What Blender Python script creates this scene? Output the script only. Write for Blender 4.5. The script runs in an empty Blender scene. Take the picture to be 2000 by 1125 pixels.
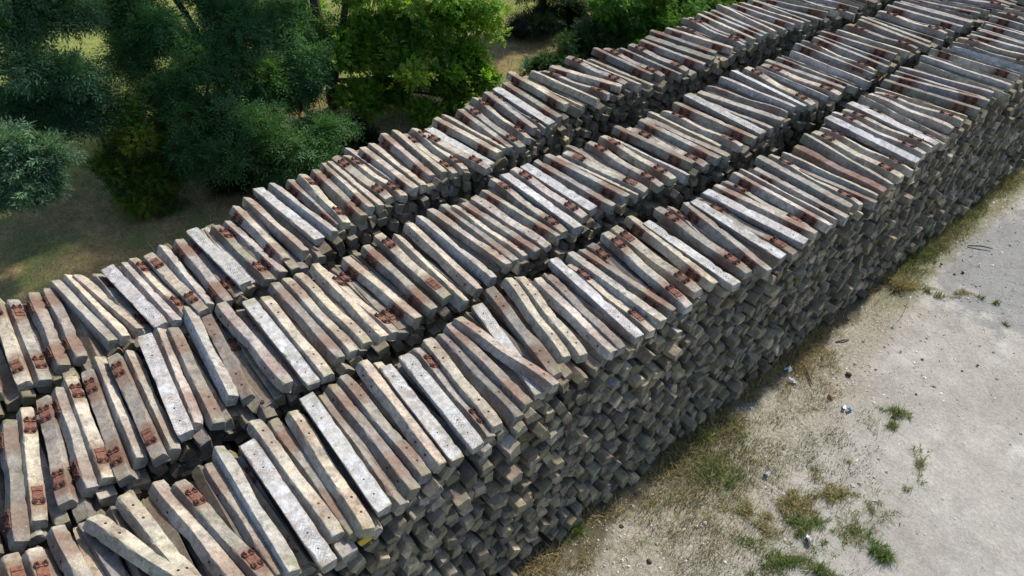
import bpy, math, random
import numpy as np
from mathutils import Vector, Matrix, Euler

rng = np.random.default_rng(7)
random.seed(7)
scn = bpy.context.scene
col = scn.collection
PI = math.pi
R = math.radians

# ------------------------------------------------------------------ survey of the yard
# Metres. +Y runs along the three stacks, +X across them towards the open yard, ground at z = 0.
TOP = 3.85          # height of the stacks' top faces
# each top sleeper: centre x, centre y, heading, length, lie + fittings + tone, height above TOP
# lie: T rail seats up, L on its side with rail seats to -Y, R on its side with underside to -Y, B underside up
# fittings: P baseplates, H bare bolt holes, N none
ROW_K = '-12.37 -1.74 -0.8 2.60 T P c 0;-12.25 -1.48 -0.2 2.55 T P g 0;-12.25 -1.16 -0.5 2.35 L P b 0;-12.28 -0.89 0.5 2.33 L P b 0;-12.33 -0.48 9.3 2.44 R N g 0;-12.31 -0.27 8.6 2.46 R N c 0;-12.31 -0.06 12.5 2.33 R N c 0;-12.21 0.14 6.7 2.33 T P g -0.08;-12.08 0.40 7.4 2.33 B N w 0;-12.09 0.67 5.9 2.33 R N w 0;-12.16 0.87 7.1 2.33 T P c -0.03;-12.01 1.16 6.6 2.33 T P c 0;-12.12 1.37 2.5 2.35 R N w 0;-12.01 1.68 1.6 2.47 L P g 0;-12.12 1.93 3.7 2.33 T P b -0.14;-12.23 2.12 4.5 2.39 B N w 0;-12.27 2.37 3.1 2.33 B N w -0.16;-12.07 2.55 4.0 2.33 T P b 0;-12.17 2.82 5.0 2.33 L P g -0.04;-12.49 3.10 2.2 2.34 L P o 0;-12.10 3.23 7.7 2.33 T N d -0.18;-12.51 3.50 3.7 2.60 R N o 0;-12.21 3.74 4.5 2.33 T N b -0.16;-12.65 3.88 5.4 2.54 B N w 0;-12.69 4.24 5.7 2.59 R N w 0;-12.82 4.57 1.6 2.33 L P g -0.08;-12.73 4.79 -2.6 2.33 T P c 0;-12.71 5.14 -0.3 2.33 L P b -0.05;-12.81 5.42 -1.3 2.33 L P c 0;-12.77 5.63 0.6 2.33 R N c 0;-12.89 5.89 3.1 2.33 T P c 0;-12.77 6.16 4.8 2.33 T P c -0.02;-13.22 6.41 3.5 2.33 R N g -0.12;-12.83 6.56 0.8 2.36 L P c 0;-12.82 6.83 0.4 2.35 R N c 0;-13.01 7.20 -2.6 2.36 L P o 0;-12.98 7.57 -2.5 2.40 R N c 0;-12.82 7.76 -0.9 2.33 T P c -0.05;-12.77 8.02 -1.7 2.33 T P c 0;-12.54 8.50 6.0 2.33 B N w -0.05;-12.40 8.27 8.9 2.33 T P c 0;-12.79 8.88 5.8 2.43 L P c 0;-12.83 9.16 5.2 2.34 R N c 0;-12.78 9.46 -2.8 2.33 L P g 0;-12.70 9.72 -3.1 2.53 T P g 0;-12.95 10.14 -5.0 2.60 T P c 0;-13.11 10.57 -4.9 2.33 L P g 0;-13.02 10.86 -1.7 2.33 T P g -0.08;-13.05 11.03 -0.9 2.41 B N w 0;-13.18 11.40 -1.4 2.42 L P b 0;-13.57 11.95 -0.6 2.49 L P c 0;-13.29 12.29 5.5 2.33 R N c -0.1;-13.23 12.67 7.2 2.46 L N c 0;-13.25 13.16 11.8 2.33 T P g -0.06;-13.24 13.52 17.4 2.33 L P c 0;-13.34 14.06 2.7 2.33 T P g 0;-13.03 14.26 6.0 2.33 R N c 0;-12.88 14.61 5.4 2.33 L N b -0.1;-13.25 15.06 1.6 2.33 L P d 0;-13.01 15.30 1.2 2.33 T P b 0;-12.73 15.70 3.1 2.33 L P d 0;-12.83 16.22 -0.6 2.33 T P g -0.05;-12.71 16.67 5.4 2.37 L P g 0;-12.79 17.13 9.3 2.39 B N d -0.03;-13.02 17.55 5.4 2.45 L P d 0;-12.84 18.11 11.6 2.33 L P c 0;-12.80 18.62 2.0 2.38 T P b -0.12;-12.92 18.91 -4.4 2.60 T P g 0;-12.91 19.52 -4.7 2.43 L P c 0;-12.92 19.90 -2.8 2.47 L P g -0.04;-12.87 20.15 -5.2 2.37 L P g 0;-12.90 20.64 -8.3 2.60 R N c 0;-12.72 21.27 4.9 2.33 L P g 0;-12.61 21.68 4.1 2.35 R N c 0;-12.60 22.02 -1.9 2.46 L P g 0;-12.52 22.76 17.2 2.33 L P b 0;-12.32 23.27 8.1 2.33 R N c 0;-12.12 24.11 7.0 2.33 L P g 0'
ROW_M = '-9.19 -2.34 -7.4 2.46 L P d 0;-9.35 -2.04 -8.4 2.33 T P c 0;-9.39 -1.69 -5.5 2.34 T P b 0;-9.43 -1.42 -3.1 2.33 L P g 0;-9.52 -1.17 -1.8 2.48 T P c 0;-9.43 -0.92 -3.6 2.59 T P b -0.04;-9.61 -0.67 -2.1 2.60 R N o 0;-9.42 -0.42 -1.8 2.60 T P b 0;-9.44 -0.20 -2.2 2.60 R N o 0;-9.57 0.11 -4.2 2.60 B N w 0;-9.69 0.34 -5.7 2.60 R N o 0;-9.52 0.58 -3.8 2.60 T H b 0;-9.85 0.98 -4.1 2.60 R N w 0;-9.60 1.20 -4.9 2.33 T H b -0.08;-9.12 1.33 -4.3 2.33 T P d -0.2;-9.47 1.64 3.0 2.60 L H g 0.04;-9.38 1.89 1.4 2.42 T H b -0.13;-9.25 2.07 0.9 2.60 B N w 0;-9.19 2.35 0.2 2.55 T H c 0;-9.44 2.66 1.6 2.54 L H b 0;-9.44 2.94 2.2 2.51 T H o 0;-9.45 3.22 2.8 2.49 T H c 0;-9.42 3.54 0.9 2.60 L H c 0;-9.26 3.71 4.4 2.33 T P c -0.04;-9.33 3.93 4.1 2.33 T P b -0.13;-9.30 4.20 4.8 2.38 L P c 0;-9.54 4.52 3.1 2.38 T P d -0.18;-9.36 4.65 0.9 2.46 L P b 0;-9.48 5.07 0.7 2.50 T P c 0;-9.21 5.31 -1.2 2.58 R N c 0;-9.36 5.71 -1.2 2.60 L H c 0;-9.41 6.11 0.9 2.60 R N w 0;-9.53 6.54 4.0 2.60 R N o 0;-9.54 6.77 1.0 2.51 L P g -0.03;-9.41 7.01 4.0 2.33 T H c -0.03;-9.33 7.21 5.2 2.33 L P b 0;-9.36 7.55 4.5 2.37 T H p 0;-9.42 7.85 5.6 2.33 L P g 0;-9.59 8.25 -1.5 2.59 T P c -0.05;-9.49 8.53 -0.7 2.60 B N w 0;-9.61 8.90 0.9 2.44 T P p 0;-9.62 9.21 1.7 2.33 B N w 0;-9.53 9.58 3.5 2.52 L P g 0;-9.55 10.01 6.6 2.48 L P g 0;-9.45 10.32 9.8 2.37 R N c -0.06;-9.41 10.51 9.2 2.39 T P p 0;-9.77 10.81 4.3 2.33 T N b -0.12;-9.36 11.12 -1.1 2.48 T P g 0;-9.36 11.58 -1.9 2.46 T P c 0;-9.24 11.91 5.2 2.33 R N w -0.06;-9.47 12.26 5.9 2.41 L P d 0;-9.23 12.60 2.9 2.34 T P p -0.03;-9.23 12.95 3.6 2.47 L P g 0;-9.19 13.23 5.0 2.56 R N g 0;-9.60 13.66 1.5 2.33 R N c -0.1;-9.26 13.93 4.1 2.45 T P c 0;-9.27 14.40 4.9 2.51 L P b 0;-9.32 14.90 -1.0 2.56 B N w 0;-9.32 15.60 11.7 2.46 B N g 0;-9.50 16.19 10.7 2.41 T N b -0.05;-9.50 16.60 2.2 2.39 R N w 0;-9.47 17.06 -4.0 2.58 B N w 0;-9.36 17.42 -9.9 2.60 T P c 0;-9.29 17.97 -1.3 2.40 R N w -0.03;-9.18 18.21 3.3 2.49 T P c 0;-9.33 18.65 5.6 2.48 L P g -0.04;-9.16 18.95 1.3 2.60 L P b 0;-9.11 19.62 -0.9 2.60 R N w 0;-9.35 20.19 1.1 2.60 L P g 0;-9.37 20.47 -3.0 2.55 T P c 0;-9.27 20.94 -4.3 2.60 L P g 0;-9.50 21.77 4.6 2.46 L P b 0;-9.26 22.27 6.5 2.33 R N c 0;-9.29 22.82 2.7 2.36 T P d 0;-9.16 23.33 -3.8 2.52 L N b 0;-9.17 24.07 3.1 2.53 L P b -0.05;-9.21 24.60 -0.4 2.33 T P c 0;-9.19 25.30 4.5 2.49 L P g 0;-9.21 25.90 6.9 2.54 L N g 0;-9.33 26.51 6.9 2.33 R N g 0;-9.10 27.18 18.4 2.33 R N c 0;-8.84 28.05 21.8 2.33 T P g 0'
ROW_R = '-6.74 -2.63 1.2 2.33 T P c 0;-6.58 -2.37 -0.1 2.33 T P o 0;-6.79 -1.97 4.8 2.33 L H o 0;-6.68 -1.56 7.6 2.33 T N d -0.14;-6.61 -1.14 22.0 2.33 T H c 0.1;-6.66 -0.92 9.7 2.33 T H c 0;-6.60 -0.52 8.6 2.33 L H c 0;-6.38 -0.20 10.0 2.33 T P b 0;-6.45 0.10 2.7 2.33 L H b -0.08;-6.47 0.32 0.3 2.60 R N w 0;-6.32 0.48 0.4 2.33 T P d -0.2;-6.23 0.73 1.3 2.58 B N w 0;-6.56 1.01 2.1 2.60 T H c 0;-6.47 1.22 0.8 2.60 L H b -0.1;-6.34 1.49 -2.3 2.60 T H c 0;-6.45 1.82 -1.5 2.60 B N w 0;-6.40 2.04 -0.6 2.60 L H b -0.08;-6.46 2.28 -0.2 2.60 L H b 0;-6.54 2.57 0.5 2.55 T H b -0.04;-6.57 2.90 -2.3 2.60 L H c 0;-6.60 3.09 -5.5 2.33 T H c -0.1;-6.36 3.18 -2.8 2.33 B N v -0.05;-6.31 3.56 -3.2 2.33 B N w 0;-6.38 3.85 -2.9 2.33 T P g -0.03;-6.43 4.09 -4.9 2.33 T H c 0;-6.37 4.41 -1.7 2.33 T H d 0;-6.44 4.63 -0.8 2.33 L H b 0;-6.43 5.04 9.1 2.38 T H o 0.12;-6.54 5.20 -10.7 2.45 B N w -0.06;-6.69 5.68 -10.2 2.50 T H b 0;-6.79 6.09 -12.6 2.33 T H c 0;-6.65 6.34 -10.9 2.33 T H c 0;-6.38 6.66 -5.5 2.36 L H p 0;-6.33 6.89 -6.9 2.33 T H d 0;-6.46 7.30 -4.2 2.60 B N w 0;-6.33 7.60 -1.6 2.33 T P c -0.08;-6.44 7.82 0.1 2.55 L H p 0;-6.43 8.12 3.2 2.40 L P b 0;-6.61 8.41 -3.6 2.33 T P d -0.16;-6.39 8.67 -7.4 2.60 T P p 0;-6.49 9.06 -4.3 2.49 T P c 0;-6.49 9.50 -6.5 2.60 L P c 0;-6.15 9.76 -1.5 2.48 B N w 0;-6.27 10.27 -4.1 2.60 T P b 0;-6.42 10.55 -11.2 2.33 T P g -0.14;-6.03 10.75 -10.0 2.60 L P g 0;-6.02 11.14 -2.2 2.43 B N v 0.02;-6.00 11.52 1.4 2.47 T P b -0.12;-6.05 11.79 3.8 2.52 B N w 0.03;-6.08 12.18 5.3 2.52 L P o 0;-6.22 12.52 -0.4 2.33 T P g -0.1;-6.10 12.81 0.4 2.58 L P p 0;-6.11 13.11 -0.5 2.56 R N p -0.02;-5.96 13.36 -1.4 2.49 L P g 0;-6.16 13.79 -2.4 2.58 L H g 0;-6.07 14.15 -2.2 2.52 T P c -0.02;-5.80 14.27 6.2 2.33 L P b -0.06;-5.96 14.59 3.1 2.42 R N p 0;-5.94 14.99 -0.4 2.40 T N r 0;-6.05 15.51 -7.3 2.60 R N g 0;-6.03 15.88 -5.0 2.53 T P c 0;-6.01 16.29 -2.7 2.51 T P c 0;-6.15 16.78 -4.2 2.60 B N u 0;-6.24 17.27 -3.6 2.60 T P p 0;-6.19 17.62 -1.0 2.46 T P c 0;-6.22 17.89 -6.2 2.59 B N w 0;-6.23 18.50 -8.7 2.60 R N c 0;-6.28 18.99 -1.1 2.36 T H p -0.02;-6.24 19.34 8.5 2.33 T P c 0;-6.34 20.19 9.1 2.57 L P d 0;-6.39 20.76 15.5 2.60 L P g 0;-6.52 21.45 12.0 2.53 R N g 0;-6.27 22.04 -0.5 2.60 R N c -0.04;-6.44 22.49 2.7 2.57 R N w 0;-6.53 23.23 4.2 2.55 L P c 0;-6.23 24.01 4.1 2.55 R N u 0;-6.40 24.78 6.3 2.50 T P c 0;-6.34 25.37 8.4 2.43 L P g -0.05;-6.29 25.70 5.0 2.37 L P g 0;-6.38 26.35 4.2 2.36 L P g 0;-6.55 27.15 2.8 2.41 L P g 0;-6.56 27.66 1.5 2.41 T P d 0;-6.60 28.28 -0.3 2.41 T P c 0;-6.48 28.82 1.6 2.33 R N g 0'

# ------------------------------------------------------------------ helpers
def link(o, parent=None):
    col.objects.link(o)
    if parent is not None:
        o.parent = parent
    return o

def tag(o, label=None, cat=None, group=None, kind=None):
    if label: o['label'] = label
    if cat: o['category'] = cat
    if group: o['group'] = group
    if kind: o['kind'] = kind
    return o

def empty(name, loc):
    o = bpy.data.objects.new(name, None)
    o.empty_display_size = 0.2
    o.location = loc
    return link(o)

def mesh_obj(name, V, F, mats, parent=None, midx=None, smooth=False, attrs=None):
    """V (n,3); F list of index arrays, each (k, m): k faces of m corners."""
    me = bpy.data.meshes.new(name)
    V = np.asarray(V, np.float32)
    F = [np.asarray(f, np.int32) for f in F if len(f)]
    me.vertices.add(len(V)); me.vertices.foreach_set('co', V.ravel())
    loops = np.concatenate([f.ravel() for f in F])
    tot = np.concatenate([np.full(len(f), f.shape[1], np.int32) for f in F])
    start = np.concatenate([[0], np.cumsum(tot)[:-1]]).astype(np.int32)
    me.loops.add(len(loops)); me.loops.foreach_set('vertex_index', loops)
    me.polygons.add(len(tot)); me.polygons.foreach_set('loop_start', start)
    me.polygons.foreach_set('loop_total', tot)
    if midx is not None:
        me.polygons.foreach_set('material_index', np.asarray(midx, np.int32))
    me.polygons.foreach_set('use_smooth', np.full(len(tot), smooth, bool))
    me.update(calc_edges=True)
    for m in (mats if isinstance(mats, (list, tuple)) else [mats]):
        me.materials.append(m)
    for k, (typ, dat) in (attrs or {}).items():
        a = me.attributes.new(k, typ, 'POINT')
        a.data.foreach_set('color' if typ == 'FLOAT_COLOR' else 'vector', np.asarray(dat, np.float32).ravel())
    return link(bpy.data.objects.new(name, me), parent)

class MB:
    def __init__(s): s.v = []; s.f = {}; s.n = 0
    def add(s, V, faces):
        V = np.asarray(V, float)
        for f in faces: s.f.setdefault(len(f), []).append([i + s.n for i in f])
        s.v.append(V); s.n += len(V)
    def box(s, c, d, M=None, taper=1.0):
        x, y, z = (q / 2 for q in d)
        V = np.array([[-x,-y,-z],[x,-y,-z],[x,y,-z],[-x,y,-z],[-x*taper,-y*taper,z],[x*taper,-y*taper,z],[x*taper,y*taper,z],[-x*taper,y*taper,z]])
        if M is not None: V = V @ np.array(M).T
        s.add(V + np.array(c), [(3,2,1,0),(4,5,6,7),(0,1,5,4),(1,2,6,5),(2,3,7,6),(3,0,4,7)])
    def prism(s, c, r, h, n=6, r2=None):
        a = np.arange(n) * 2 * PI / n; r2 = r if r2 is None else r2
        V = np.concatenate([np.stack([r*np.cos(a), r*np.sin(a), 0*a], 1), np.stack([r2*np.cos(a), r2*np.sin(a), 0*a + h], 1)]) + np.array(c)
        s.add(V, [tuple(range(n))[::-1], tuple(range(n, 2*n))] + [(i, (i+1) % n, n + (i+1) % n, n + i) for i in range(n)])
    def tube(s, P, rad, n=7):
        P = np.asarray(P, float); rad = np.broadcast_to(rad, len(P)); V = []
        for i, p in enumerate(P):
            t = P[min(i+1, len(P)-1)] - P[max(i-1, 0)]; t = t / (np.linalg.norm(t) + 1e-9)
            u = np.cross(t, [0.31, 0.2, 0.93] if abs(t[2]) < .9 else [1, 0, 0]); u /= np.linalg.norm(u); w = np.cross(t, u)
            a = np.arange(n) * 2 * PI / n
            V.append(p + rad[i] * (np.cos(a)[:, None] * u + np.sin(a)[:, None] * w))
        V = np.concatenate(V); F = []
        for i in range(len(P) - 1):
            for k in range(n):
                F.append((i*n + k, i*n + (k+1) % n, (i+1)*n + (k+1) % n, (i+1)*n + k))
        F.append(tuple(range(n))[::-1]); F.append(tuple(range((len(P)-1)*n, len(P)*n)))
        s.add(V, F)
    def build(s, name, mats, parent=None, smooth=False):
        return mesh_obj(name, np.concatenate(s.v), [np.array(f) for f in s.f.values()], mats, parent, smooth=smooth)

# ------------------------------------------------------------------ node helpers
class NT:
    def __init__(s, name):
        s.m = bpy.data.materials.new(name); s.m.use_nodes = True
        s.t = s.m.node_tree; s.t.nodes.clear()
        s.out = s.t.nodes.new('ShaderNodeOutputMaterial')
    def n(s, typ, **kw):
        nd = s.t.nodes.new(typ)
        for k, v in kw.items(): setattr(nd, k, v)
        return nd
    def set(s, sock, v):
        if isinstance(v, bpy.types.NodeSocket): s.t.links.new(v, sock)
        elif v is not None:
            if isinstance(v, (tuple, list)) and len(v) == 3 and sock.type == 'RGBA': v = (*v, 1)
            sock.default_value = v
    def math(s, op, a, b=0.0, c=0.0, clamp=False):
        nd = s.n('ShaderNodeMath', operation=op, use_clamp=clamp)
        for i, v in enumerate((a, b, c)): s.set(nd.inputs[i], v)
        return nd.outputs[0]
    def vmath(s, op, a, b=None, scale=None):
        nd = s.n('ShaderNodeVectorMath', operation=op); s.set(nd.inputs[0], a)
        if b is not None: s.set(nd.inputs[1], b)
        if scale is not None: s.set(nd.inputs['Scale'], scale)
        return nd.outputs[0]
    def noise(s, vec, scale, detail=4, rough=.55, dist=0.0):
        nd = s.n('ShaderNodeTexNoise'); s.set(nd.inputs['Vector'], vec)
        for k, v in (('Scale', scale), ('Detail', detail), ('Roughness', rough), ('Distortion', dist)): nd.inputs[k].default_value = v
        return nd.outputs[0]
    def ramp(s, v, a, b, lo=0.0, hi=1.0):
        nd = s.n('ShaderNodeMapRange', interpolation_type='SMOOTHSTEP'); s.set(nd.inputs[0], v)
        for i, q in enumerate((a, b, lo, hi)): s.set(nd.inputs[i+1], q)
        return nd.outputs[0]
    def mix(s, f, a, b, mode='MIX'):
        nd = s.n('ShaderNodeMix', data_type='RGBA', blend_type=mode)
        s.set(nd.inputs[0], f); s.set(nd.inputs[6], a); s.set(nd.inputs[7], b)
        return nd.outputs[2]
    def scalecol(s, c, f):
        return s.vmath('SCALE', c, scale=f)
    def sep(s, v):
        nd = s.n('ShaderNodeSeparateXYZ'); s.set(nd.inputs[0], v); return nd.outputs
    def bsdf(s, color, rough=.9, bump=None, bdist=.01, bstr=.6, spec=.3):
        b = s.n('ShaderNodeBsdfPrincipled'); s.set(b.inputs['Base Color'], color); s.set(b.inputs['Roughness'], rough)
        b.inputs['Specular IOR Level'].default_value = spec
        if bump is not None:
            nd = s.n('ShaderNodeBump'); nd.inputs['Strength'].default_value = bstr; nd.inputs['Distance'].default_value = bdist
            s.set(nd.inputs['Height'], bump); s.t.links.new(nd.outputs[0], b.inputs['Normal'])
        s.t.links.new(b.outputs[0], s.out.inputs[0])
        return b

def concrete(name, loose=False, white=False, face=False):
    """Weathered sleeper concrete. loose: the heap, tinted per sleeper by a mesh attribute; white: chalky underside with tool marks."""
    k = NT(name)
    if loose:
        at = k.n('ShaderNodeAttribute', attribute_name='tint'); tint = at.outputs['Color']; rustamt = at.outputs['Alpha']
        lc = k.n('ShaderNodeAttribute', attribute_name='place').outputs['Vector']; off = k.n('ShaderNodeNewGeometry').outputs['Position']
        xyz = k.sep(lc)
    else:
        oi = k.n('ShaderNodeObjectInfo'); tint = oi.outputs['Color']; rustamt = oi.outputs['Alpha']
        lc = k.n('ShaderNodeTexCoord').outputs['Object']; xyz = k.sep(lc)
        r = k.math('MULTIPLY', oi.outputs['Random'], 61.0)
        cmb = k.n('ShaderNodeCombineXYZ'); k.set(cmb.inputs[0], r); k.set(cmb.inputs[1], k.math('MULTIPLY', r, .37))
        off = k.vmath('ADD', lc, cmb.outputs[0])
    ax = k.math('ABSOLUTE', xyz[0])
    big = k.noise(off, 2.6, 5, .6); mid = k.noise(off, 11, 5, .65); fine = k.noise(off, 70, 4, .7)
    c = k.scalecol(tint, k.ramp(big, .3, .7, .70, 1.22))
    c = k.scalecol(c, k.ramp(mid, .25, .75, .70, 1.24))
    c = k.scalecol(c, k.ramp(fine, .28, .72, .64, 1.34))
    # cool / warm drift of the cement skin
    c = k.mix(k.ramp(k.noise(off, 4.3, 3), .35, .7, 0, .12 if loose else .3), c, k.scalecol((.29, .30, .31), k.ramp(fine, .3, .7, .7, 1.15)))
    # soot and dirt clinging in patches
    dirt = k.math('MULTIPLY', k.ramp(k.noise(off, 6.5, 6, .7), .50, .68), .6)
    c = k.mix(dirt, c, (.085, .078, .066))
    if white:
        ymod = k.math('ABSOLUTE', k.math('SUBTRACT', k.math('FRACT', k.math('MULTIPLY', k.math('ADD', xyz[1], .14), 6.9)), .5))
        p = k.math('ADD', k.math('MULTIPLY', ax, 15.0), k.math('MULTIPLY', ymod, 2.6))
        dash = k.ramp(k.math('ABSOLUTE', k.math('SUBTRACT', k.math('FRACT', p), .5)), .16, .24, 1, 0)
        dash = k.math('MULTIPLY', dash, k.ramp(ymod, .05, .12))
        dash = k.math('MULTIPLY', dash, k.ramp(k.noise(off, 7, 3), .38, .5))
        dash = k.math('MULTIPLY', dash, k.ramp(ax, .25, .55))
        rnd = k.math('FRACT', k.math('MULTIPLY', oi.outputs['Random'], 7.31)) if not loose else .5
        dash = k.math('MULTIPLY', dash, k.ramp(rnd, .1, .8, .35, 1.0))
        chalk = k.scalecol((.51, .52, .53), k.ramp(fine, .25, .75, .72, 1.14))
        chalk = k.scalecol(chalk, k.ramp(mid, .3, .75, .78, 1.1))
        keep = k.ramp(k.math('ADD', k.noise(off, 5, 6, .7), k.math('ADD', k.math('MULTIPLY', big, .35), k.math('MULTIPLY', rnd, .07))), .56, .78, 1, .2)
        keep = k.math('MULTIPLY', keep, k.ramp(k.math('ABSOLUTE', xyz[1]), .10, .145, 1, .25))
        c = k.mix(keep, c, chalk)
        c = k.mix(k.math('MULTIPLY', dash, .8), c, (.15, .15, .15))
    # rust bled from the fastenings over each rail seat
    seat = k.math('ABSOLUTE', k.math('SUBTRACT', ax, .785))
    wob = k.math('ADD', seat, k.math('MULTIPLY', k.math('SUBTRACT', k.noise(off, 4, 5, .65), .5), .55))
    ru = k.math('MULTIPLY', k.ramp(wob, .12, .44, 1, 0), rustamt)
    ru2 = k.math('MULTIPLY', k.ramp(k.noise(off, 3.1, 6, .68), .60, .74), k.math('MULTIPLY', rustamt, .7))
    ru = k.math('MULTIPLY', k.math('MAXIMUM', ru, ru2), 
                .25 if white else .8)
    c = k.mix(ru, c, k.mix(mid, (.07, .036, .024), (.195, .112, .072)))
    # lichen on the ends
    mo = k.math('MULTIPLY', k.ramp(ax, 1.0, 1.2), k.ramp(k.noise(off, 3.7, 4), .42, .64))
    c = k.mix(k.math('MULTIPLY', mo, .55), c, (.16, .145, .062))
    spk = k.ramp(k.noise(off, 34, 2), .70, .75)
    c = k.mix(k.math('MULTIPLY', spk, .5), c, (.6, .6, .58))
    h = k.math('ADD', k.math('MULTIPLY', fine, .35), k.math('MULTIPLY', mid, .9))
    k.bsdf(c, .93, h, .012, .75, .22)
    return k.m

def simple(name, c1, c2, scale, rough=.85, bump=.5, metal=0.0, vec='Object', spec=.3):
    k = NT(name); tc = k.n('ShaderNodeTexCoord').outputs['Object'] if vec == 'Object' else k.n('ShaderNodeNewGeometry').outputs['Position']
    rnd = k.n('ShaderNodeObjectInfo').outputs['Random']
    v = k.vmath('ADD', tc, k.vmath('SCALE', (7.1, 3.3, 5.7), scale=k.math('MULTIPLY', rnd, 9.0)))
    a = k.noise(v, scale, 6, .65)
    b = k.bsdf(k.mix(k.ramp(a, .3, .7), c1, c2), rough, a, .004, bump, spec)
    b.inputs['Metallic'].default_value = metal
    return k.m

M_con = concrete('weathered_concrete')
M_white = concrete('chalky_underside', white=True)
M_heap = concrete('heap_concrete', loose=True)
M_heapw = concrete('heap_chalk', loose=True, white=True)
M_hole = simple('bolt_hole_dark', (.012, .010, .009), (.03, .022, .016), 30)
M_rust = simple('rusted_steel', (.07, .029, .02), (.19, .085, .055), 22, .88, .9)
M_rustd = simple('rusted_clip_steel', (.028, .014, .011), (.08, .034, .023), 30, .8, .9)
M_bark = simple('bark', (.035, .028, .02), (.085, .068, .05), 14, .95, 1.0)
M_paint = simple('yellow_paint', (.40, .30, .03), (.55, .42, .07), 18)
M_mark = simple('moulded_mark', (.16, .145, .12), (.23, .205, .17), 40)
M_plastic = simple('white_plastic', (.75, .76, .76), (.82, .83, .84), 8, .4, .2)
M_blue = simple('blue_plastic', (.03, .22, .50), (.06, .32, .62), 8, .4, .2)
M_stick = simple('dead_wood', (.06, .045, .03), (.13, .10, .07), 30)
M_clod = simple('dark_clod', (.03, .025, .02), (.08, .06, .045), 20)
M_straw = simple('orange_straw', (.22, .12, .05), (.34, .20, .09), 20)

# ------------------------------------------------------------------ one sleeper
def sm(a, b, x):
    t = np.clip((x - a) / (b - a), 0, 1); return t*t*(3 - 2*t)

def halfwidths(u):
    """u: 0 middle .. 1 end -> half width below, half width above, height"""
    s = np.clip((u - .08) / .44, 0, 1); e = np.clip((u - .84) / .16, 0, 1)
    return .130 + .002*s, .093 + .008*s - .003*e, .171 + .035*s - .022*e

def section(wb, wt, h, b):
    """12 points round the section at each station"""
    C = np.stack([np.stack([-wb, 0*h], -1), np.stack([wb, 0*h], -1), np.stack([wt, h], -1), np.stack([-wt, h], -1)], 1)
    out = []
    for i in range(4):
        p, q, r = C[:, i], C[:, (i-1) % 4], C[:, (i+1) % 4]
        d1 = q - p; d1 /= np.linalg.norm(d1, axis=1)[:, None]; d2 = r - p; d2 /= np.linalg.norm(d2, axis=1)[:, None]
        bb = b[:, i, None]
        out += [p + d1*bb, p + (d1 + d2)*bb*.32, p + d2*bb]
    return np.stack(out, 1)      # n,12,2

def wander(x, g, amp, freqs):
    v = 0*x
    for f in freqs: v = v + np.sin(x*f*g.uniform(.7, 1.3) + g.uniform(0, 6.3)) * g.uniform(.4, 1)
    return amp * v / len(freqs)**.5

def body_mesh(name, L, seed, white, holes, mats):
    g = np.random.default_rng(seed)
    n = 36
    x = np.linspace(-L/2, L/2, n); u = np.abs(x) / (L/2)
    wb, wt, h = halfwidths(u)
    b = np.zeros((n, 4))
    for i in range(4):
        b[:, i] = .005 + np.abs(wander(x, g, .003, (23, 41, 67)))
        for _ in range(g.integers(2, 6)):                      # chipped arrises
            cx = g.uniform(-L/2, L/2); b[:, i] += g.uniform(.012, .045) * np.exp(-((x - cx) / g.uniform(.03, .10))**2)
    b[[0, -1]] += g.uniform(.008, .03, (2, 4)); b[[1, -2]] += g.uniform(.0, .012, (2, 4))
    S = section(wb, wt, h, b)
    S = S + g.normal(0, .0016, S.shape)
    S[..., 1] -= .10
    bend = wander(x, g, .001, (1.3, 2.7))
    V = np.concatenate([np.broadcast_to(x[:, None, None], (n, 12, 1)), S], 2).copy()
    V[..., 1] += bend[:, None]
    for e, sg in ((0, -1), (n-1, 1)):                          # slightly skew, rough ends
        V[e, :, 0] += sg * (g.normal(0, .008, 12) + .10*g.normal(0, .6)*V[e, :, 2] + .07*g.normal(0, .6)*V[e, :, 1])
    i = np.arange(n-1)[:, None] * 12; j = np.arange(12)[None, :]; j2 = (j + 1) % 12
    Q = np.stack([i + j, i + 12 + j, i + 12 + j2, i + j2], -1).reshape(-1, 4)[:, ::-1]
    mi = np.broadcast_to((np.arange(12) == 2)[None, :], (n-1, 12)).reshape(-1).astype(int)
    caps = np.array([np.arange(12)[::-1], (n-1)*12 + np.arange(12)])[:, ::-1]
    Vs = [V.reshape(-1, 3)]; Fs = [Q, caps]; mis = [mi, [0, 0]]
    def cup(cx, cy, z, r, up):
        a = np.arange(8) * 2*PI/8
        base = sum(len(v) for v in Vs)
        ring = lambda rr, zz: np.stack([cx + rr*np.cos(a), cy + rr*np.sin(a), 0*a + z + up*zz], 1)
        Vs.append(np.concatenate([ring(r*1.35, -.002), ring(r*1.15, .004), ring(r, .004), ring(r*.8, .0012)]))
        k = np.arange(8); k2 = (k+1) % 8
        q = np.concatenate([np.stack([base + s*8 + k, base + s*8 + k2, base + (s+1)*8 + k2, base + (s+1)*8 + k], 1) for s in range(3)])
        Fs.append(q if up > 0 else q[:, ::-1]); mis.append([2]*24)
        cp = (base + 24 + np.arange(8))[None, :]; Fs.append(cp if up > 0 else cp[:, ::-1]); mis.append([2])
    for sx in (-1, 1):
        for dx in (-.15, .15):
            cx = sx*(L/2 - .44) + dx
            if holes: cup(cx, .012*sx, float(halfwidths(np.array([abs(cx)/(L/2)]))[2][0]) - .10, .017, 1)
            if white: cup(cx, .01, -.10, .011, -1)
    o = mesh_obj(name, np.concatenate(Vs), Fs, mats, None, midx=np.concatenate(mis))
    return o

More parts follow.
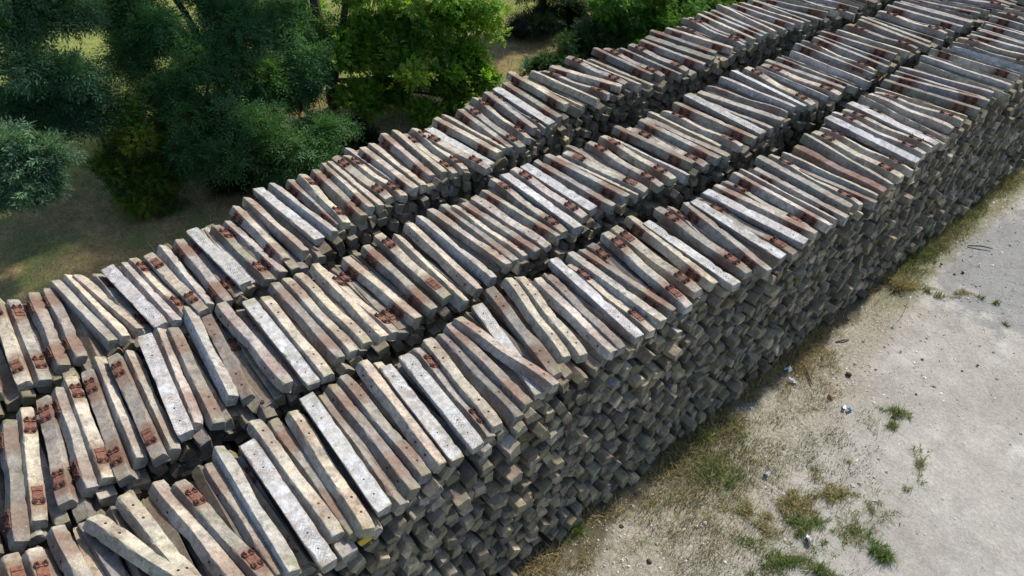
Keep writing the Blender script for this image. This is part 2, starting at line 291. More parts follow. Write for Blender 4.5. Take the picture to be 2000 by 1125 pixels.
def clip_mb(s):
    m = MB()
    for y in (-.05, .05):
        m.prism((s*.14, y, .018), .024, .022, 6); m.prism((s*.14, y, .04), .012, .024, 6)
        m.tube([(s*.145, y-.024, .020), (s*.10, y-.024, .030), (s*.070, y-.018, .026), (s*.070, y+.018, .026), (s*.10, y+.024, .030), (s*.145, y+.024, .022)], .012, 5)
    return m
pl = MB(); pl.box((0, 0, .008), (.345, .140, .020))
for s in (-1, 1): pl.box((s*.083, 0, .026), (.020, .138, .014), taper=.85)
PLATE = pl.build('fastening_plate', M_rust); CLIPS = [clip_mb(s).build('spring_clip', M_rustd) for s in (-1, 1)]
for o in [PLATE] + CLIPS: col.objects.unlink(o)

mk = MB()
def stroke(a, b, w=.007):
    a = np.array(a); b = np.array(b); d = b - a; l = np.linalg.norm(d); an = math.atan2(d[1], d[0])
    Mx = [[math.cos(an), -math.sin(an), 0], [math.sin(an), math.cos(an), 0], [0, 0, 1]]
    mk.box((*((a+b)/2), .0015), (l + w, w, .005), Mx)
for a, b in (((-.10, -.042), (.10, -.042)), ((.10, -.034), (.10, .034)), ((.10, .042), (-.10, .042)), ((-.10, .034), (-.10, -.034))): stroke(a, b)
for a, b in (((-.05, .024), (-.012, .024)), ((-.05, .016), (-.05, .008)), ((-.05, 0), (-.012, 0)), ((-.012, -.008), (-.012, -.016)), ((-.012, -.024), (-.05, -.024)), ((.014, .024), (.05, .024)), ((.048, .014), (.026, -.024))): stroke(a, b, .006)
MARK = mk.build('moulded_number', M_mark); col.objects.unlink(MARK)

TINT = dict(c=(.40, .35, .27), g=(.28, .258, .222), d=(.165, .15, .128), b=(.235, .205, .165), o=(.345, .305, .245), p=(.385, .345, .295),
            w=(.31, .29, .26), v=(.20, .165, .135), u=(.32, .32, .315), r=(.17, .105, .08))
TONE = dict(c='cream', g='grey', d='dark', b='brownish', o='rust-streaked', p='pale pinkish', w='white', v='rust-sided', u='bluish-white', r='rust-brown')
ORD = 'first second third fourth fifth sixth seventh eighth ninth tenth eleventh twelfth thirteenth fourteenth fifteenth sixteenth seventeenth eighteenth nineteenth twentieth'.split()
ROLL = dict(T=0, L=PI/2, R=-PI/2, B=PI)
seedc = [100]

def place_sleeper(x, y, ang, L, code, ztop, label, group, tilt=0.0, jit=.05, rolladd=0.0, paint=False):
    lie, fit, tone = code
    g = np.random.default_rng(seedc[0]); seedc[0] += 1
    whitey = tone in 'wvu'
    mats = [M_con, M_white if whitey else M_con, M_hole]
    o = body_mesh('concrete_sleeper', L, seedc[0], whitey, fit == 'H', mats)
    roll = ROLL[lie] + (.10 * (1 if lie == 'L' else -1 if lie == 'R' else 0)) * (-1) + g.normal(0, jit) + rolladd
    o.rotation_euler = (roll, tilt, R(ang))
    o.rotation_mode = 'XYZ'
    Mr = Euler((roll, tilt, R(ang))).to_matrix()
    co = np.empty(len(o.data.vertices)*3, np.float32); o.data.vertices.foreach_get('co', co); co = co.reshape(-1, 3) @ np.array(Mr).T
    o.location = (x, y, ztop - np.percentile(co[:, 2], 98))
    t = np.array(TINT[tone]) * g.uniform(.86, 1.13) * g.normal(1, .02, 3)
    rust = {'P': .85, 'H': .45, 'N': .25}[fit] * g.uniform(.5, 1.3) + (.35 if tone in 'bor' else 0)
    o.color = (*t, min(1.0, rust))
    tag(o, label, 'railway sleeper', group)
    if paint:
        S_ = section(*[np.array([q]) for q in (.125, .10, .175)], np.full((1, 4), .02))[0]; S_[:, 1] -= .097
        x1 = L/2 + .014; Vp = np.concatenate([np.column_stack([np.full(12, x1 - .03), S_]), np.column_stack([np.full(12, x1), S_*.97])])
        i_ = np.arange(12); mesh_obj('painted_end', Vp, [np.stack([i_, (i_+1) % 12, 12 + (i_+1) % 12, 12 + i_], 1), (12 + i_)[None, :]], M_paint, o)
    if fit == 'P':
        for sx in (-1, 1):
            xs = sx*(L/2 - .44)
            hs = float(halfwidths(np.array([abs(xs)/(L/2)]))[2][0]) - .10
            p = PLATE.copy(); link(p, o); p.location = (xs, 0, hs - .004); p.rotation_euler = (0, 0, g.normal(0, .03))
            for c in CLIPS:
                if g.random() < .9: d = c.copy(); link(d, p)
    elif fit == 'H' and g.random() < .45:
        m = MARK.copy(); link(m, o); m.location = (g.choice([-.12, .15]), 0, .0545)
    return o

# ------------------------------------------------------------------ the top layer: every sleeper by itself
ROWN = dict(K='tree-side row', M='middle row', R='yard-side row')
GROUP = 'concrete railway sleepers stacked in three rows'
rows = {}
for key, txt in (('K', ROW_K), ('M', ROW_M), ('R', ROW_R)):
    L_ = []
    for t in txt.split(';'):
        a = t.split(); L_.append([float(a[0]), float(a[1]), float(a[2]), float(a[3]), a[4] + a[5] + a[6], float(a[7])])
    L_.sort(key=lambda s: s[1])
    g = np.random.default_rng(ord(key)); out = []
    for p, q in zip(L_, L_[1:] + [None]):
        out.append(p)
        if q is None: break
        gap = q[1] - p[1]
        nf = int(round(gap / .40)) - 1 if gap > .56 and p[1] > 7 else 0
        for i in range(nf):
            f = (i + 1) / (nf + 1)
            out.append([p[0] + (q[0]-p[0])*f + g.normal(0, .08), p[1] + gap*f, p[2] + (q[2]-p[2])*f + g.normal(0, 2), 2.45, str(g.choice(['LPg', 'RNc', 'LPb', 'RNg', 'TPg'])), -.06])
    rows[key] = out

def names_for(row, key):
    """label of each sleeper of a row: the white ones are counted from the near end, the others from the closest white one"""
    white = [i for i, s in enumerate(row) if s[4][2] in 'wu' and s[5] > -.1]
    extra = {'K': {62: 'dark bluish smooth one'}}.get(key, {})
    land = {i: f"{ORD[n]} white one" for n, i in enumerate(white)}
    return white, land

LABEL = {}
for key, row in rows.items():
    white, land = names_for(row, key)
    # a few more landmarks where no white sleeper is close
    def far(i): return min(abs(i - w) for w in land) if land else 99
    cnt = {}
    for i, s in enumerate(row):
        if far(i) > 7 and s[4][2] in 'doprc':
            word = dict(d='dark', o='rust-streaked', p='pinkish', r='rust-brown', c='cream')[s[4][2]]
            # "the dark landmark" must be countable: the n-th dark sleeper from the near end
            n = sum(1 for q in row[:i+1] if q[4][2] == s[4][2])
            if n <= len(ORD): land[i] = f"{ORD[n-1]} {word} one"
    for i, s in enumerate(row):
        lie, fit, tone = s[4]
        w = TONE[tone]
        pose = {'T': '', 'B': ' underside-up', 'L': ' side-lying', 'R': ' side-lying'}[lie]
        what = '' if i in land else {'P': ' with rusty plates', 'H': ' with bolt holes', 'N': ''}[fit]
        if i in land:
            LABEL[key, i] = (f"{w}{pose} sleeper{what}, {land[i]} from the near end of the {ROWN[key]}", f"{ROWN[key]}'s {land[i]}")
            continue
        j = min(land, key=lambda q: abs(q - i)); d = abs(i - j); side = 'beyond' if i > j else 'before'
        nth = ORD[d-1] if d <= len(ORD) else 'far'
        LABEL[key, i] = (f"{w}{pose} sleeper{what}, {nth} {side} the {ROWN[key]}'s {land[j]}", f"{nth} {side} the {ROWN[key]}'s {land[j]}")

for key, row in rows.items():
    for i, (x, y, ang, L, code, dz) in enumerate(row):
        g = np.random.default_rng(i*7 + ord(key))
        ra = 0.0
        near = max(0.0, 1 - max(y, 0)/9)                         # the near ones lie tipped further over
        if code[0] in 'RL': ra = -g.uniform(.14, .40) - .38*near*g.uniform(.5, 1)
        elif code[0] == 'T': ra = g.normal(0, .08) if g.random() < .3 else -g.uniform(.12, .36) - .38*near*g.uniform(.3, 1)
        else: ra = -g.uniform(-.05, .25)
        place_sleeper(x, y, ang, L, code, TOP + dz + g.normal(0, .012), LABEL[key, i][0], GROUP, tilt=g.normal(0, .008), rolladd=ra, paint=(key == 'R' and abs(y - 12.0) < .13 and code[2] == 'w'))

# ------------------------------------------------------------------ the courses below
XC = dict(K=-12.72, M=-9.46, R=-6.30)
NC = 18
CH = .2
heap_rows = []      # x, y, z, roll, yaw, L, tint(3), rust, white
SM = {q: (np.arange(-8, 34, .5), np.array([np.average([s[0] for s in rows[q]], weights=[math.exp(-((s[1] - v)/1.1)**2) + 1e-9 for s in rows[q]]) for v in np.arange(-8, 34, .5)])) for q in 'KMR'}
def course_x(key, k, y):
    top = float(np.interp(y, *SM[key]))
    return top + (max(-5.75 - top, 0) if key == 'R' else .1) * (k - 1) / (NC - 1)      # the yard face batters outwards
picked = {}
for key, ks, ylim in (('R', (1, 2, 3), (-.6, 4.6)), ('M', (1,), (-2.6, 0.9))):
    for i, s in enumerate(rows[key]):
        if not (ylim[0] < s[1] < ylim[1]) or s[5] < -.07: continue
        if key == 'R' and i % 2: continue
        for k in ks:
            yy = s[1] + (.05 if k % 2 else -.06)
            if any(abs(yy - q) < .26 for q in picked.get((key, k), [])): continue
            picked.setdefault((key, k), []).append(yy)
            g = np.random.default_rng(i*31 + k*7)
            lie = str(g.choice(['T', 'L', 'R', 'B', 'T'])); tone = str(g.choice(['g', 'b', 'd', 'g', 'o']))
            if (key, i, k) in (): tone = 'w'
            paint = g.random() < .2
            w = TONE[tone] + (' yellow-painted' if paint else '')
            lab = f"{w} end {['', 'directly', 'second', 'third'][k]} under the one {LABEL[key, i][1]}" if LABEL[key, i][1].split()[1] in ('before', 'beyond') else f"{w} end {['', 'directly', 'second', 'third'][k]} under the {LABEL[key, i][1]}"
            place_sleeper(course_x(key, k, yy) + g.normal(.06, .07), yy, g.normal(0, 2.5), 2.45, lie + 'N' + tone, TOP - .215 - (k-1)*CH, lab, GROUP, jit=.22, paint=paint)
g = np.random.default_rng(5)
for key in 'KMR':
    for k in range(0, NC + 1):                                   # course 0 only carries the top layer on beyond the surveyed stretch
        y = -7.5 + g.uniform(0, .25)
        while y < 33:
            y += g.uniform(.22, .30)
            if k == 0 and rows[key][0][1] - .3 < y < rows[key][-1][1] + .3: continue
            if any(abs(y - q) < .2 for q in picked.get((key, k), [])): continue
            z = TOP - .215 - (k-1)*CH - .105 + g.normal(0, .035)
            tone = g.choice(['g', 'b', 'd', 'g', 'c', 'b']); t = np.array(TINT[str(tone)]) * g.uniform(.46, 1.0) * np.array([1.02, .965, .86])
            xo = g.normal(0, .075) + (g.uniform(.06, .13) if g.random() < .1 else 0)
            roll = g.choice([0, PI/2, -PI/2, PI]) + g.normal(0, .42)
            heap_rows.append((course_x(key, k, y) + xo, y, z, roll, g.normal(0, .05), g.uniform(2.36, 2.5), *t, g.uniform(0, .7) if k < 3 else g.uniform(0, .35), g.random() < .07))
HR = np.array(heap_rows, float)
ust = np.array([-1, -.95, -.55, 0, .55, .95, 1]); wb, wt, hh = halfwidths(np.abs(ust))
bb = np.full((7, 4), .015); bb[[0, -1]] = .026
SEC = section(wb, wt, hh, bb); SEC[..., 1] -= .10
m = len(HR); N = 7*12
V = np.zeros((m, 7, 12, 3)); V[..., 0] = ust[None, :, None] * HR[:, 5][:, None, None] / 2; V[..., 1:] = SEC[None]
V += g.normal(0, .0035, V.shape)
V[:, 0, :, 0] -= g.normal(0, .012, (m, 12)); V[:, -1, :, 0] += g.normal(0, .012, (m, 12))
V[:, -1, :, 0] += (g.normal(0, .13, (m, 1)) * V[:, -1, :, 2] + g.normal(0, .10, (m, 1)) * V[:, -1, :, 1])
local = V.copy().reshape(-1, 3)
cr, sr = np.cos(HR[:, 3])[:, None, None], np.sin(HR[:, 3])[:, None, None]
Y, Z = cr*V[..., 1] - sr*V[..., 2], sr*V[..., 1] + cr*V[..., 2]
cy, sy = np.cos(HR[:, 4])[:, None, None], np.sin(HR[:, 4])[:, None, None]
X, Y = cy*V[..., 0] - sy*Y, sy*V[..., 0] + cy*Y
W = np.stack([X, Y, Z], -1) + HR[:, None, None, :3]
i = np.arange(6)[:, None]*12; j = np.arange(12)[None, :]; j2 = (j+1) % 12
q = np.stack([i + j, i + 12 + j, i + 12 + j2, i + j2], -1).reshape(-1, 4)[:, ::-1]
Q = (np.arange(m)[:, None, None]*N + q[None]).reshape(-1, 4)
cap = np.array([np.arange(12)[::-1], 6*12 + np.arange(12)])[:, ::-1]
Cp = (np.arange(m)[:, None, None]*N + cap[None]).reshape(-1, 12)
under = (np.arange(12) == 2)[None, None, :] & (HR[:, 10] > .5)[:, None, None]
mi = np.concatenate([np.broadcast_to(under, (m, 6, 12)).reshape(-1).astype(int), np.zeros(len(Cp), int)])
tint = np.repeat(HR[:, 6:10], N, axis=0)
heap = mesh_obj('stacked_sleepers', W.reshape(-1, 3), [Q, Cp], [M_heap, M_heapw], midx=mi, attrs={'tint': ('FLOAT_COLOR', tint), 'place': ('FLOAT_VECTOR', local)})
tag(heap, 'grey-brown sleeper ends packed tightly in the lower courses of the three stacks', 'sleeper stack', kind='stuff')

# ------------------------------------------------------------------ ground
k = NT('ground_earth')
P = k.n('ShaderNodeNewGeometry').outputs['Position']; px = k.sep(P)
n1 = k.noise(P, .55, 6, .6); n2 = k.noise(P, 2.3, 6, .65); n3 = k.noise(P, 14, 5, .7); n4 = k.noise(P, 60, 3, .7)
n5 = k.noise(P, .22, 5, .6)
# pale dusty hardstanding
pale = k.mix(k.ramp(n1, .3, .7), (.275, .26, .228), (.335, .322, .288))
pale = k.scalecol(pale, k.ramp(n2, .25, .75, .84, 1.12))
pale = k.scalecol(pale, k.ramp(n3, .3, .7, .86, 1.12))
pale = k.scalecol(pale, k.ramp(n4, .28, .72, .80, 1.2))
# worn asphalt showing through at the far end
d = k.vmath('SUBTRACT', P, (-2.2, 20.6, 0)); dd = k.n('ShaderNodeVectorMath', operation='LENGTH'); k.set(dd.inputs[0], k.vmath('MULTIPLY', d, (1.0, .62, 1)))
asm = k.math('MULTIPLY', k.ramp(k.math('ADD', dd.outputs['Value'], k.math('MULTIPLY', k.math('SUBTRACT', n2, .5), 3.2)), 1.5, 2.4, 1, 0), k.ramp(n3, .3, .5, .6, 1))
vor = k.n('ShaderNodeTexVoronoi', feature='DISTANCE_TO_EDGE'); k.set(vor.inputs['Vector'], k.vmath('ADD', P, k.vmath('SCALE', (1, 1, 0), scale=k.math('MULTIPLY', n2, .8)))); vor.inputs['Scale'].default_value = 1.3
crack = k.ramp(vor.outputs['Distance'], .004, .016, 1, 0)
asph = k.mix(k.math('MULTIPLY', crack, .8), k.scalecol((.17, .175, .183), k.ramp(n3, .3, .7, .8, 1.2)), (.07, .07, .06))
pale = k.mix(k.math('MULTIPLY', asm, .7), pale, asph)
halo = k.math('MULTIPLY', k.ramp(n1, .56, .68), k.ramp(n2, .4, .6, 0, .35))
pale = k.mix(k.math('MULTIPLY', halo, .5), pale, (.60, .585, .55))
# gritty dirt with straw along the stacks
dirt = k.mix(k.ramp(n3, .35, .65), (.175, .155, .117), (.315, .288, .23))
dirt = k.scalecol(dirt, k.ramp(n4, .25, .75, .62, 1.35))
dirt = k.mix(k.math('MULTIPLY', k.ramp(k.noise(P, 42, 2), .62, .70), .8), dirt, (.58, .55, .48))
mz = k.math('MULTIPLY', k.ramp(px[1], 14.5, 17), k.ramp(n2, .36, .5))
moss = k.mix(n3, (.055, .06, .018), (.15, .15, .045))
dirt = k.mix(k.math('MULTIPLY', k.math('MAXIMUM', k.ramp(n2, .52, .66), mz), .65), dirt, moss)
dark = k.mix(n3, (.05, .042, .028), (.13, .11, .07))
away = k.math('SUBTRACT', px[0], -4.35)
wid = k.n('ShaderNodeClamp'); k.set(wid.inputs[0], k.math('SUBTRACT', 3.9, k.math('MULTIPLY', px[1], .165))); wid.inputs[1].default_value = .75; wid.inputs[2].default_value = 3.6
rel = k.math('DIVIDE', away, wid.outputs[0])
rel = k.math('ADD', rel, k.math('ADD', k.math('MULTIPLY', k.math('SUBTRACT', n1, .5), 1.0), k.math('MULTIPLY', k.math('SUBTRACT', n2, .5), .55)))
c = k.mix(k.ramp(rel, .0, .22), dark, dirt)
c = k.mix(k.ramp(rel, .48, 1.15), c, pale)
# scattered dark and light chips
c = k.mix(k.math('MULTIPLY', k.ramp(k.noise(P, 23, 1),   .755, .775), .7), c, (.09, .06, .05))
c = k.mix(k.math('MULTIPLY', k.ramp(k.noise(P, 31, 1), .765, .785), .6), c, (.62, .67, .64))
# dry turf behind the stacks
dry = k.mix(k.ramp(n2, .3, .7), (.155, .118, .055), (.28, .215, .105))
dry = k.mix(k.ramp(n1, .45, .65), dry, (.13, .145, .05))
dry = k.scalecol(dry, k.ramp(n3, .28, .72, .6, 1.35))
dry = k.scalecol(dry, k.ramp(n4, .28, .72, .7, 1.25))
field = k.mix(k.ramp(n2, .3, .7), (.10, .125, .028), (.20, .21, .06))
field = k.scalecol(field, k.ramp(n3, .28, .72, .7, 1.3))
fx = k.ramp(k.math('ADD', px[0], k.math('MULTIPLY', k.math('SUBTRACT', n5, .5), 8)), -22.5, -26)
left = k.mix(fx, dry, field)
c = k.mix(k.ramp(px[0], -10.5, -8.5), left, c)
k.bsdf(c, .95, k.math('ADD', k.math('MULTIPLY', n3, 1.0), k.math('MULTIPLY', n4, .5)), .03, .7, .15)
M_ground = k.m

def mound(x, y):
    return .03*np.sin(x*.9 + 1.3)*np.sin(y*.7) + .02*np.sin(x*2.1 + y*1.7)
gx = np.concatenate([np.linspace(-160, -45, 12)[:-1], np.linspace(-45, 12, 150), np.linspace(12, 120, 10)[1:]])
gy = np.concatenate([np.linspace(-110, -12, 10)[:-1], np.linspace(-12, 45, 150), np.linspace(45, 190, 12)[1:]])
GX, GY = np.meshgrid(gx, gy, indexing='ij')
nx, ny = GX.shape
i = np.arange(nx-1)[:, None]*ny; j = np.arange(ny-1)[None, :]
ground = mesh_obj('ground', np.stack([GX, GY, mound(GX, GY)], -1).reshape(-1, 3), [np.stack([i + j, i + ny + j, i + ny + j + 1, i + j + 1], -1).reshape(-1, 4)], M_ground, smooth=True)
tag(ground, 'pale dusty yard and dry turf round the stacks', kind='structure')

# ------------------------------------------------------------------ grass
def leafmat(name, rough=.5, trans=.35, spec=.5):
    k = NT(name); a = k.n('ShaderNodeAttribute', attribute_name='tint').outputs['Color']
    b = k.n('ShaderNodeBsdfPrincipled'); k.set(b.inputs['Base Color'], a); b.inputs['Roughness'].default_value = rough; b.inputs['Specular IOR Level'].default_value = spec
    t = k.n('ShaderNodeBsdfTranslucent'); k.set(t.inputs[0], k.mix(1.0, a, (1.0, 1.15, .45), 'MULTIPLY'))
    mx = k.n('ShaderNodeMixShader'); mx.inputs[0].default_value = trans
    k.t.links.new(b.outputs[0], mx.inputs[1]); k.t.links.new(t.outputs[0], mx.inputs[2]); k.t.links.new(mx.outputs[0], k.out.inputs[0])
    return k.m
M_blade = leafmat('grass_blades', .6, .3, .3)
M_leaf = leafmat('tree_leaves', .65, .45, .18)
M_maple = leafmat('maple_leaves', .5, .58, .25)
M_leafb = leafmat('shrub_leaves', .5, .58, .25)

def blades(pts, h, w, lean, cols, g):
    """bent three-corner blades with a mid joint: (n,2) points"""
    n = len(pts); az = g.uniform(0, 2*PI, n); z0 = mound(pts[:, 0], pts[:, 1]) - .01
    d = np.stack([np.cos(az), np.sin(az)], 1); s = np.stack([-d[:, 1], d[:, 0]], 1)
    l = lean * g.uniform(.3, 1.3, n)
    base = pts; mid = base + d * (h*l*.35)[:, None]; tip = base + d * (h*l)[:, None]
    hz = h * np.sqrt(np.clip(1 - (l*.8)**2, .05, 1))
    v = np.stack([np.column_stack([base - s*w[:, None]/2, z0]), np.column_stack([base + s*w[:, None]/2, z0]),
                  np.column_stack([mid + s*w[:, None]*.4, z0 + hz*.65]), np.column_stack([mid - s*w[:, None]*.4, z0 + hz*.65]),
                  np.column_stack([tip, z0 + hz])], 1)
    b = np.arange(n)[:, None]*5
    return v.reshape(-1, 3), b + np.array([[0, 1, 2, 3]]), b + np.array([[3, 2, 4]]), np.repeat(np.column_stack([cols, np.ones(n)]), 5, axis=0)

def field_noise(x, y, f, s):
    q = np.random.default_rng(s); v = 0
    for _ in range(7):
        a = q.uniform(0, 2*PI); ff = f*q.uniform(.5, 2.2); v = v + np.sin((x*np.cos(a) + y*np.sin(a))*ff + q.uniform(0, 6.3))
    return v / 7**.5

g = np.random.default_rng(21)
STRAW = np.array([(.34, .255, .12), (.27, .20, .10), (.20, .14, .075), (.42, .33, .17)]); GREEN = np.array([(.085, .11, .028), (.13, .15, .04), (.055, .075, .022), (.17, .18, .055)])
def colmix(n, green):
    a = STRAW[g.integers(0, 4, n)]; b = GREEN[g.integers(0, 4, n)]
    return np.where((g.random(n) < green)[:, None], b, a) * g.uniform(.75, 1.25, (n, 1))
# strip at the foot of the yard-side stack
n = 150000
y = g.uniform(-2, 32, n); wd = np.clip(3.9 - .165*y, .75, 3.6)
t = np.abs(g.normal(0, .42, n)); x = -4.55 + t*wd
fn = field_noise(x, y, 1.6, 3) + .5*field_noise(x, y, 5, 4)
keep = g.random(n) < np.clip(.52 - .30*t + .55*fn - .22*(y > 17.5), .01, 1)
x, y, t = x[keep], y[keep], t[keep]
xm = g.uniform(-4.2, .3, 70000); ym = g.uniform(5.0, 12.6, 70000)          # trodden weed mat further out
fm = field_noise(xm, ym, 1.3, 31) + .6*field_noise(xm, ym, 4.5, 32)
km = g.random(70000) < np.clip((.42*fm + .12) * np.clip((.9 - (xm + .36*(ym - 8.2)) * 1.0) / 1.6, 0, 1), 0, .8)
x = np.concatenate([x, xm[km]]); y = np.concatenate([y, ym[km]]); t = np.concatenate([t, np.full(km.sum(), .9)])
gr = np.clip(.42 + .3*(y > 17.5) + .30*field_noise(x, y, .9, 9) - .25*(np.exp(-((y-16.0)/1.6)**2)), .05, .95)
cols = colmix(len(x), gr)
A = blades(np.column_stack([x, y]), g.gamma(4, .028, len(x)) * np.clip(1.35 - .8*t, .35, 1.4), g.uniform(.006, .013, len(x)), .9, cols, g)
# matted straw and turf behind the stacks
n = 120000
x = g.uniform(-32, -13.6, n); y = g.uniform(-9, 34, n)
keep = g.random(n) < np.clip(.55 + .35*field_noise(x, y, .7, 12), .05, 1); x, y = x[keep], y[keep]
B = blades(np.column_stack([x, y]), g.gamma(4, .035, len(x)), g.uniform(.010, .02, len(x)), 1.05, colmix(len(x), np.clip(.35 + .35*field_noise(x, y, .4, 15) + (x < -25)*.5, .05, .97)) * 1.15, g)
for nm, D_, lab in (('grass', A, 'straw and green grass growing along the foot of the yard-side stack'), ('dry_grass', B, 'matted dry grass under the trees behind the stacks')):
    o = mesh_obj(nm, D_[0], [D_[1], D_[2]], M_blade, attrs={'tint': ('FLOAT_COLOR', D_[3])}); tag(o, lab, 'grass', kind='stuff')

# grit and pebbles scattered over the yard
n = 5500
y = g.uniform(1, 30, n); x = -4.3 + np.abs(g.normal(0, 2.0, n)); r = g.gamma(2.2, .006, n) + .004
ang = g.uniform(0, 2*PI, n); oc = np.array([[1,0,0],[0,1,0],[-1,0,0],[0,-1,0],[0,0,1],[0,0,-1]], float)
V = oc[None]*r[:, None, None]*g.uniform(.5, 1.3, (n, 6, 1)) * np.array([1, 1, .6]); ca, sa = np.cos(ang)[:, None], np.sin(ang)[:, None]
V = np.stack([V[..., 0]*ca - V[..., 1]*sa, V[..., 0]*sa + V[..., 1]*ca, V[..., 2]], -1); V[..., 0] += x[:, None]; V[..., 1] += y[:, None]; V[..., 2] += mound(x, y)[:, None] + r[:, None]*.2
F = np.array([[0,1,4],[1,2,4],[2,3,4],[3,0,4],[1,0,5],[2,1,5],[3,2,5],[0,3,5]])
cols = np.array([(.5, .48, .43), (.6, .58, .54), (.3, .27, .22), (.09, .075, .06), (.42, .38, .3)])[g.choice(5, n, p=[.3, .2, .25, .05, .2])]
k = NT('grit_stone'); k.bsdf(k.n('ShaderNodeAttribute', attribute_name='tint').outputs['Color'], .9)
o = mesh_obj('gravel', V.reshape(-1, 3), [(np.arange(n)[:, None, None]*6 + F[None]).reshape(-1, 3)], k.m, attrs={'tint': ('FLOAT_COLOR', np.repeat(np.column_stack([cols, np.ones(n)]), 6, 0))})
tag(o, 'small stones and grit scattered on the dusty yard', 'gravel', kind='stuff')

# ------------------------------------------------------------------ weeds on the yard
def weed(x, y, rx, ry, rot, nb, h, green, label, name='weed_clump', leaf=0, dens_n=1.0):
    g = np.random.default_rng(int(abs(x*1000 + y*77)) + 3)
    if max(rx, ry) >= .24: rx *= 1.4; ry *= 1.4; nb = int(nb*1.4)
    nr = 5 + int(9*max(rx, ry)); per_ = nb // nr + 1; P_ = []
    for _ in range(nr):                                          # runners creeping out from a few roots
        a0 = g.uniform(0, 2*PI); q0 = g.normal(0, .22, 2); ln = g.uniform(.3, 1.0); st = np.cumsum(g.normal(0, .16, 12)) + a0
        path = q0 + np.cumsum(np.column_stack([np.cos(st), np.sin(st)]) * ln / 12, 0); i_ = g.integers(0, 12, per_)
        P_.append(path[i_] + g.normal(0, .055, (per_, 2)))
    p = np.concatenate(P_)[:nb] * (rx, ry); g.shuffle(p); f = field_noise(p[:, 0] + x, p[:, 1] + y, 9, 5); p = p[g.random(nb) < np.clip(.6 + .45*f, .05, 1)]; big = max(rx, ry) >= .24
    c, s = math.cos(rot), math.sin(rot); q = np.column_stack([p[:, 0]*c - p[:, 1]*s + x, p[:, 0]*s + p[:, 1]*c + y]); n = len(q)
    cg = np.array([(.07, .135, .022), (.10, .17, .03), (.05, .095, .022), (.16, .19, .06)])[g.integers(0, 4, n)]
    cs = STRAW[g.integers(0, 4, n)]; cc = np.where((g.random(n) < green)[:, None], cg, cs) * g.uniform(.75, 1.25, (n, 1))
    fall = np.clip(1.25 - np.hypot(p[:, 0]/rx, p[:, 1]/ry)*.8, .3, 1.2)
    a = blades(q, g.gamma(5, h/5, n)*fall, g.uniform(.006, .013, n), 1.15, cc, g)
    o = mesh_obj(name, a[0], [a[1], a[2]], M_blade, attrs={'tint': ('FLOAT_COLOR', a[3])}); tag(o, label, 'weeds' if big else 'weed', kind='stuff' if big else None); return o
weed(-0.30, 9.59, 0.26, 0.16, 0, 900, 0.16, 1, 'bright green dense weed clump, biggest on the pale yard')
weed(-1.85, 13.05, 0.3, 0.16, 0.6, 700, 0.12, 0.8, 'wide green weed mat with a brown dead fringe, below the blue wrapper in the yard')
weed(-1.68, 12.58, 0.16, 0.25, 0.6, 300, 0.09, 0.7, 'thin trailing green weed just under the wide weed mat')
weed(-0.87, 12.19, 0.18, 0.38, 0.5, 420, 0.09, 0.55, 'thin brownish weed patch amid pale bare ground')
weed(-0.58, 11.66, 0.16, 0.14, 0.3, 380, 0.1, 0.9, 'small feathery green weed below the thin brownish patch')
weed(-0.70, 11.32, 0.16, 0.1, 0.3, 180, 0.08, 0.9, 'sparse dark green weed beside the feathery one')
weed(-1.49, 10.07, 0.1, 0.08, 0, 260, 0.11, 1, 'lone round green weed tuft at the edge of the dirt strip')
weed(-1.86, 10.97, 0.14, 0.12, 0, 160, 0.08, 0.4, 'small half-dead weed with brown runners in grey dirt')
weed(-1.53, 8.93, 0.45, 0.38, 0.4, 2000, 0.1, 0.9, 'yellowish green leafy weed patch beside the white scraps')
weed(-0.79, 9.49, 0.4, 0.55, 0.4, 1500, 0.09, 0.7, 'straggly weed patch left of the bright green clump')
weed(-0.73, 10.35, 0.4, 0.35, 0.4, 600, 0.08, 0.7, 'loose scattered green weed runners above the bright clump')
weed(-1.51, 7.94, 0.7, 0.4, 0.3, 2800, 0.11, 0.9, 'dense dark green weed bank at the lower picture edge')
weed(-0.86, 8.34, 0.5, 0.2, 0.3, 1300, 0.11, 0.85, 'green weed ribbon under the white scraps')
weed(-1.73, 7.27, 0.18, 0.12, 0.3, 400, 0.12, 0.8, 'dull olive weed tuft on bare grit at the lower edge')
weed(-4.42, 5.28, 0.14, 0.12, 0, 420, 0.22, 1, 'vivid green leafy weed against the foot of the stack, lowest of three')
weed(-4.26, 9.05, 0.12, 0.12, 0, 320, 0.22, 1, 'vivid green weed at the stack foot with tall thin leaves')
weed(-4.46, 4.96, 0.1, 0.1, 0, 160, 0.16, 1, 'tiny vivid green weed beside the lowest leafy one')
weed(-3.13, 8.52, 0.1, 0.1, 0, 200, 0.14, 1, 'pale green broad weed alone on the straw strip')
weed(-3.46, 8.42, 0.6, 0.5, 0.4, 2200, 0.12, 0.8, 'olive weed patch spreading from the straw strip')
weed(-1.76, 9.92, 0.6, 0.5, 0.4, 2200, 0.1, 0.25, 'matted tan dead weeds above the yellowish green patch')
weed(-2.03, 9.13, 0.5, 0.4, 0.4, 2000, 0.11, 0.3, 'tan and olive trodden weed mat on the dirt strip at mid picture bottom')
weed(-2.29, 8.35, 0.6, 0.4, 0.4, 1800, 0.11, 0.35, 'brown-green weed mat between the straw strip and bare grit')
weed(-2.03, 18.51, 0.16, 0.12, 0, 260, 0.1, 1, 'small bright weed pair by the worn asphalt')
weed(-2.38, 18.39, 0.14, 0.16, 0, 160, 0.1, 0.8, 'small yellowish weed by the worn asphalt edge')
weed(-1.50, 17.89, 0.14, 0.08, 0, 120, 0.08, 0.5, 'faint brown-green weed on the pale yard by the picture edge')
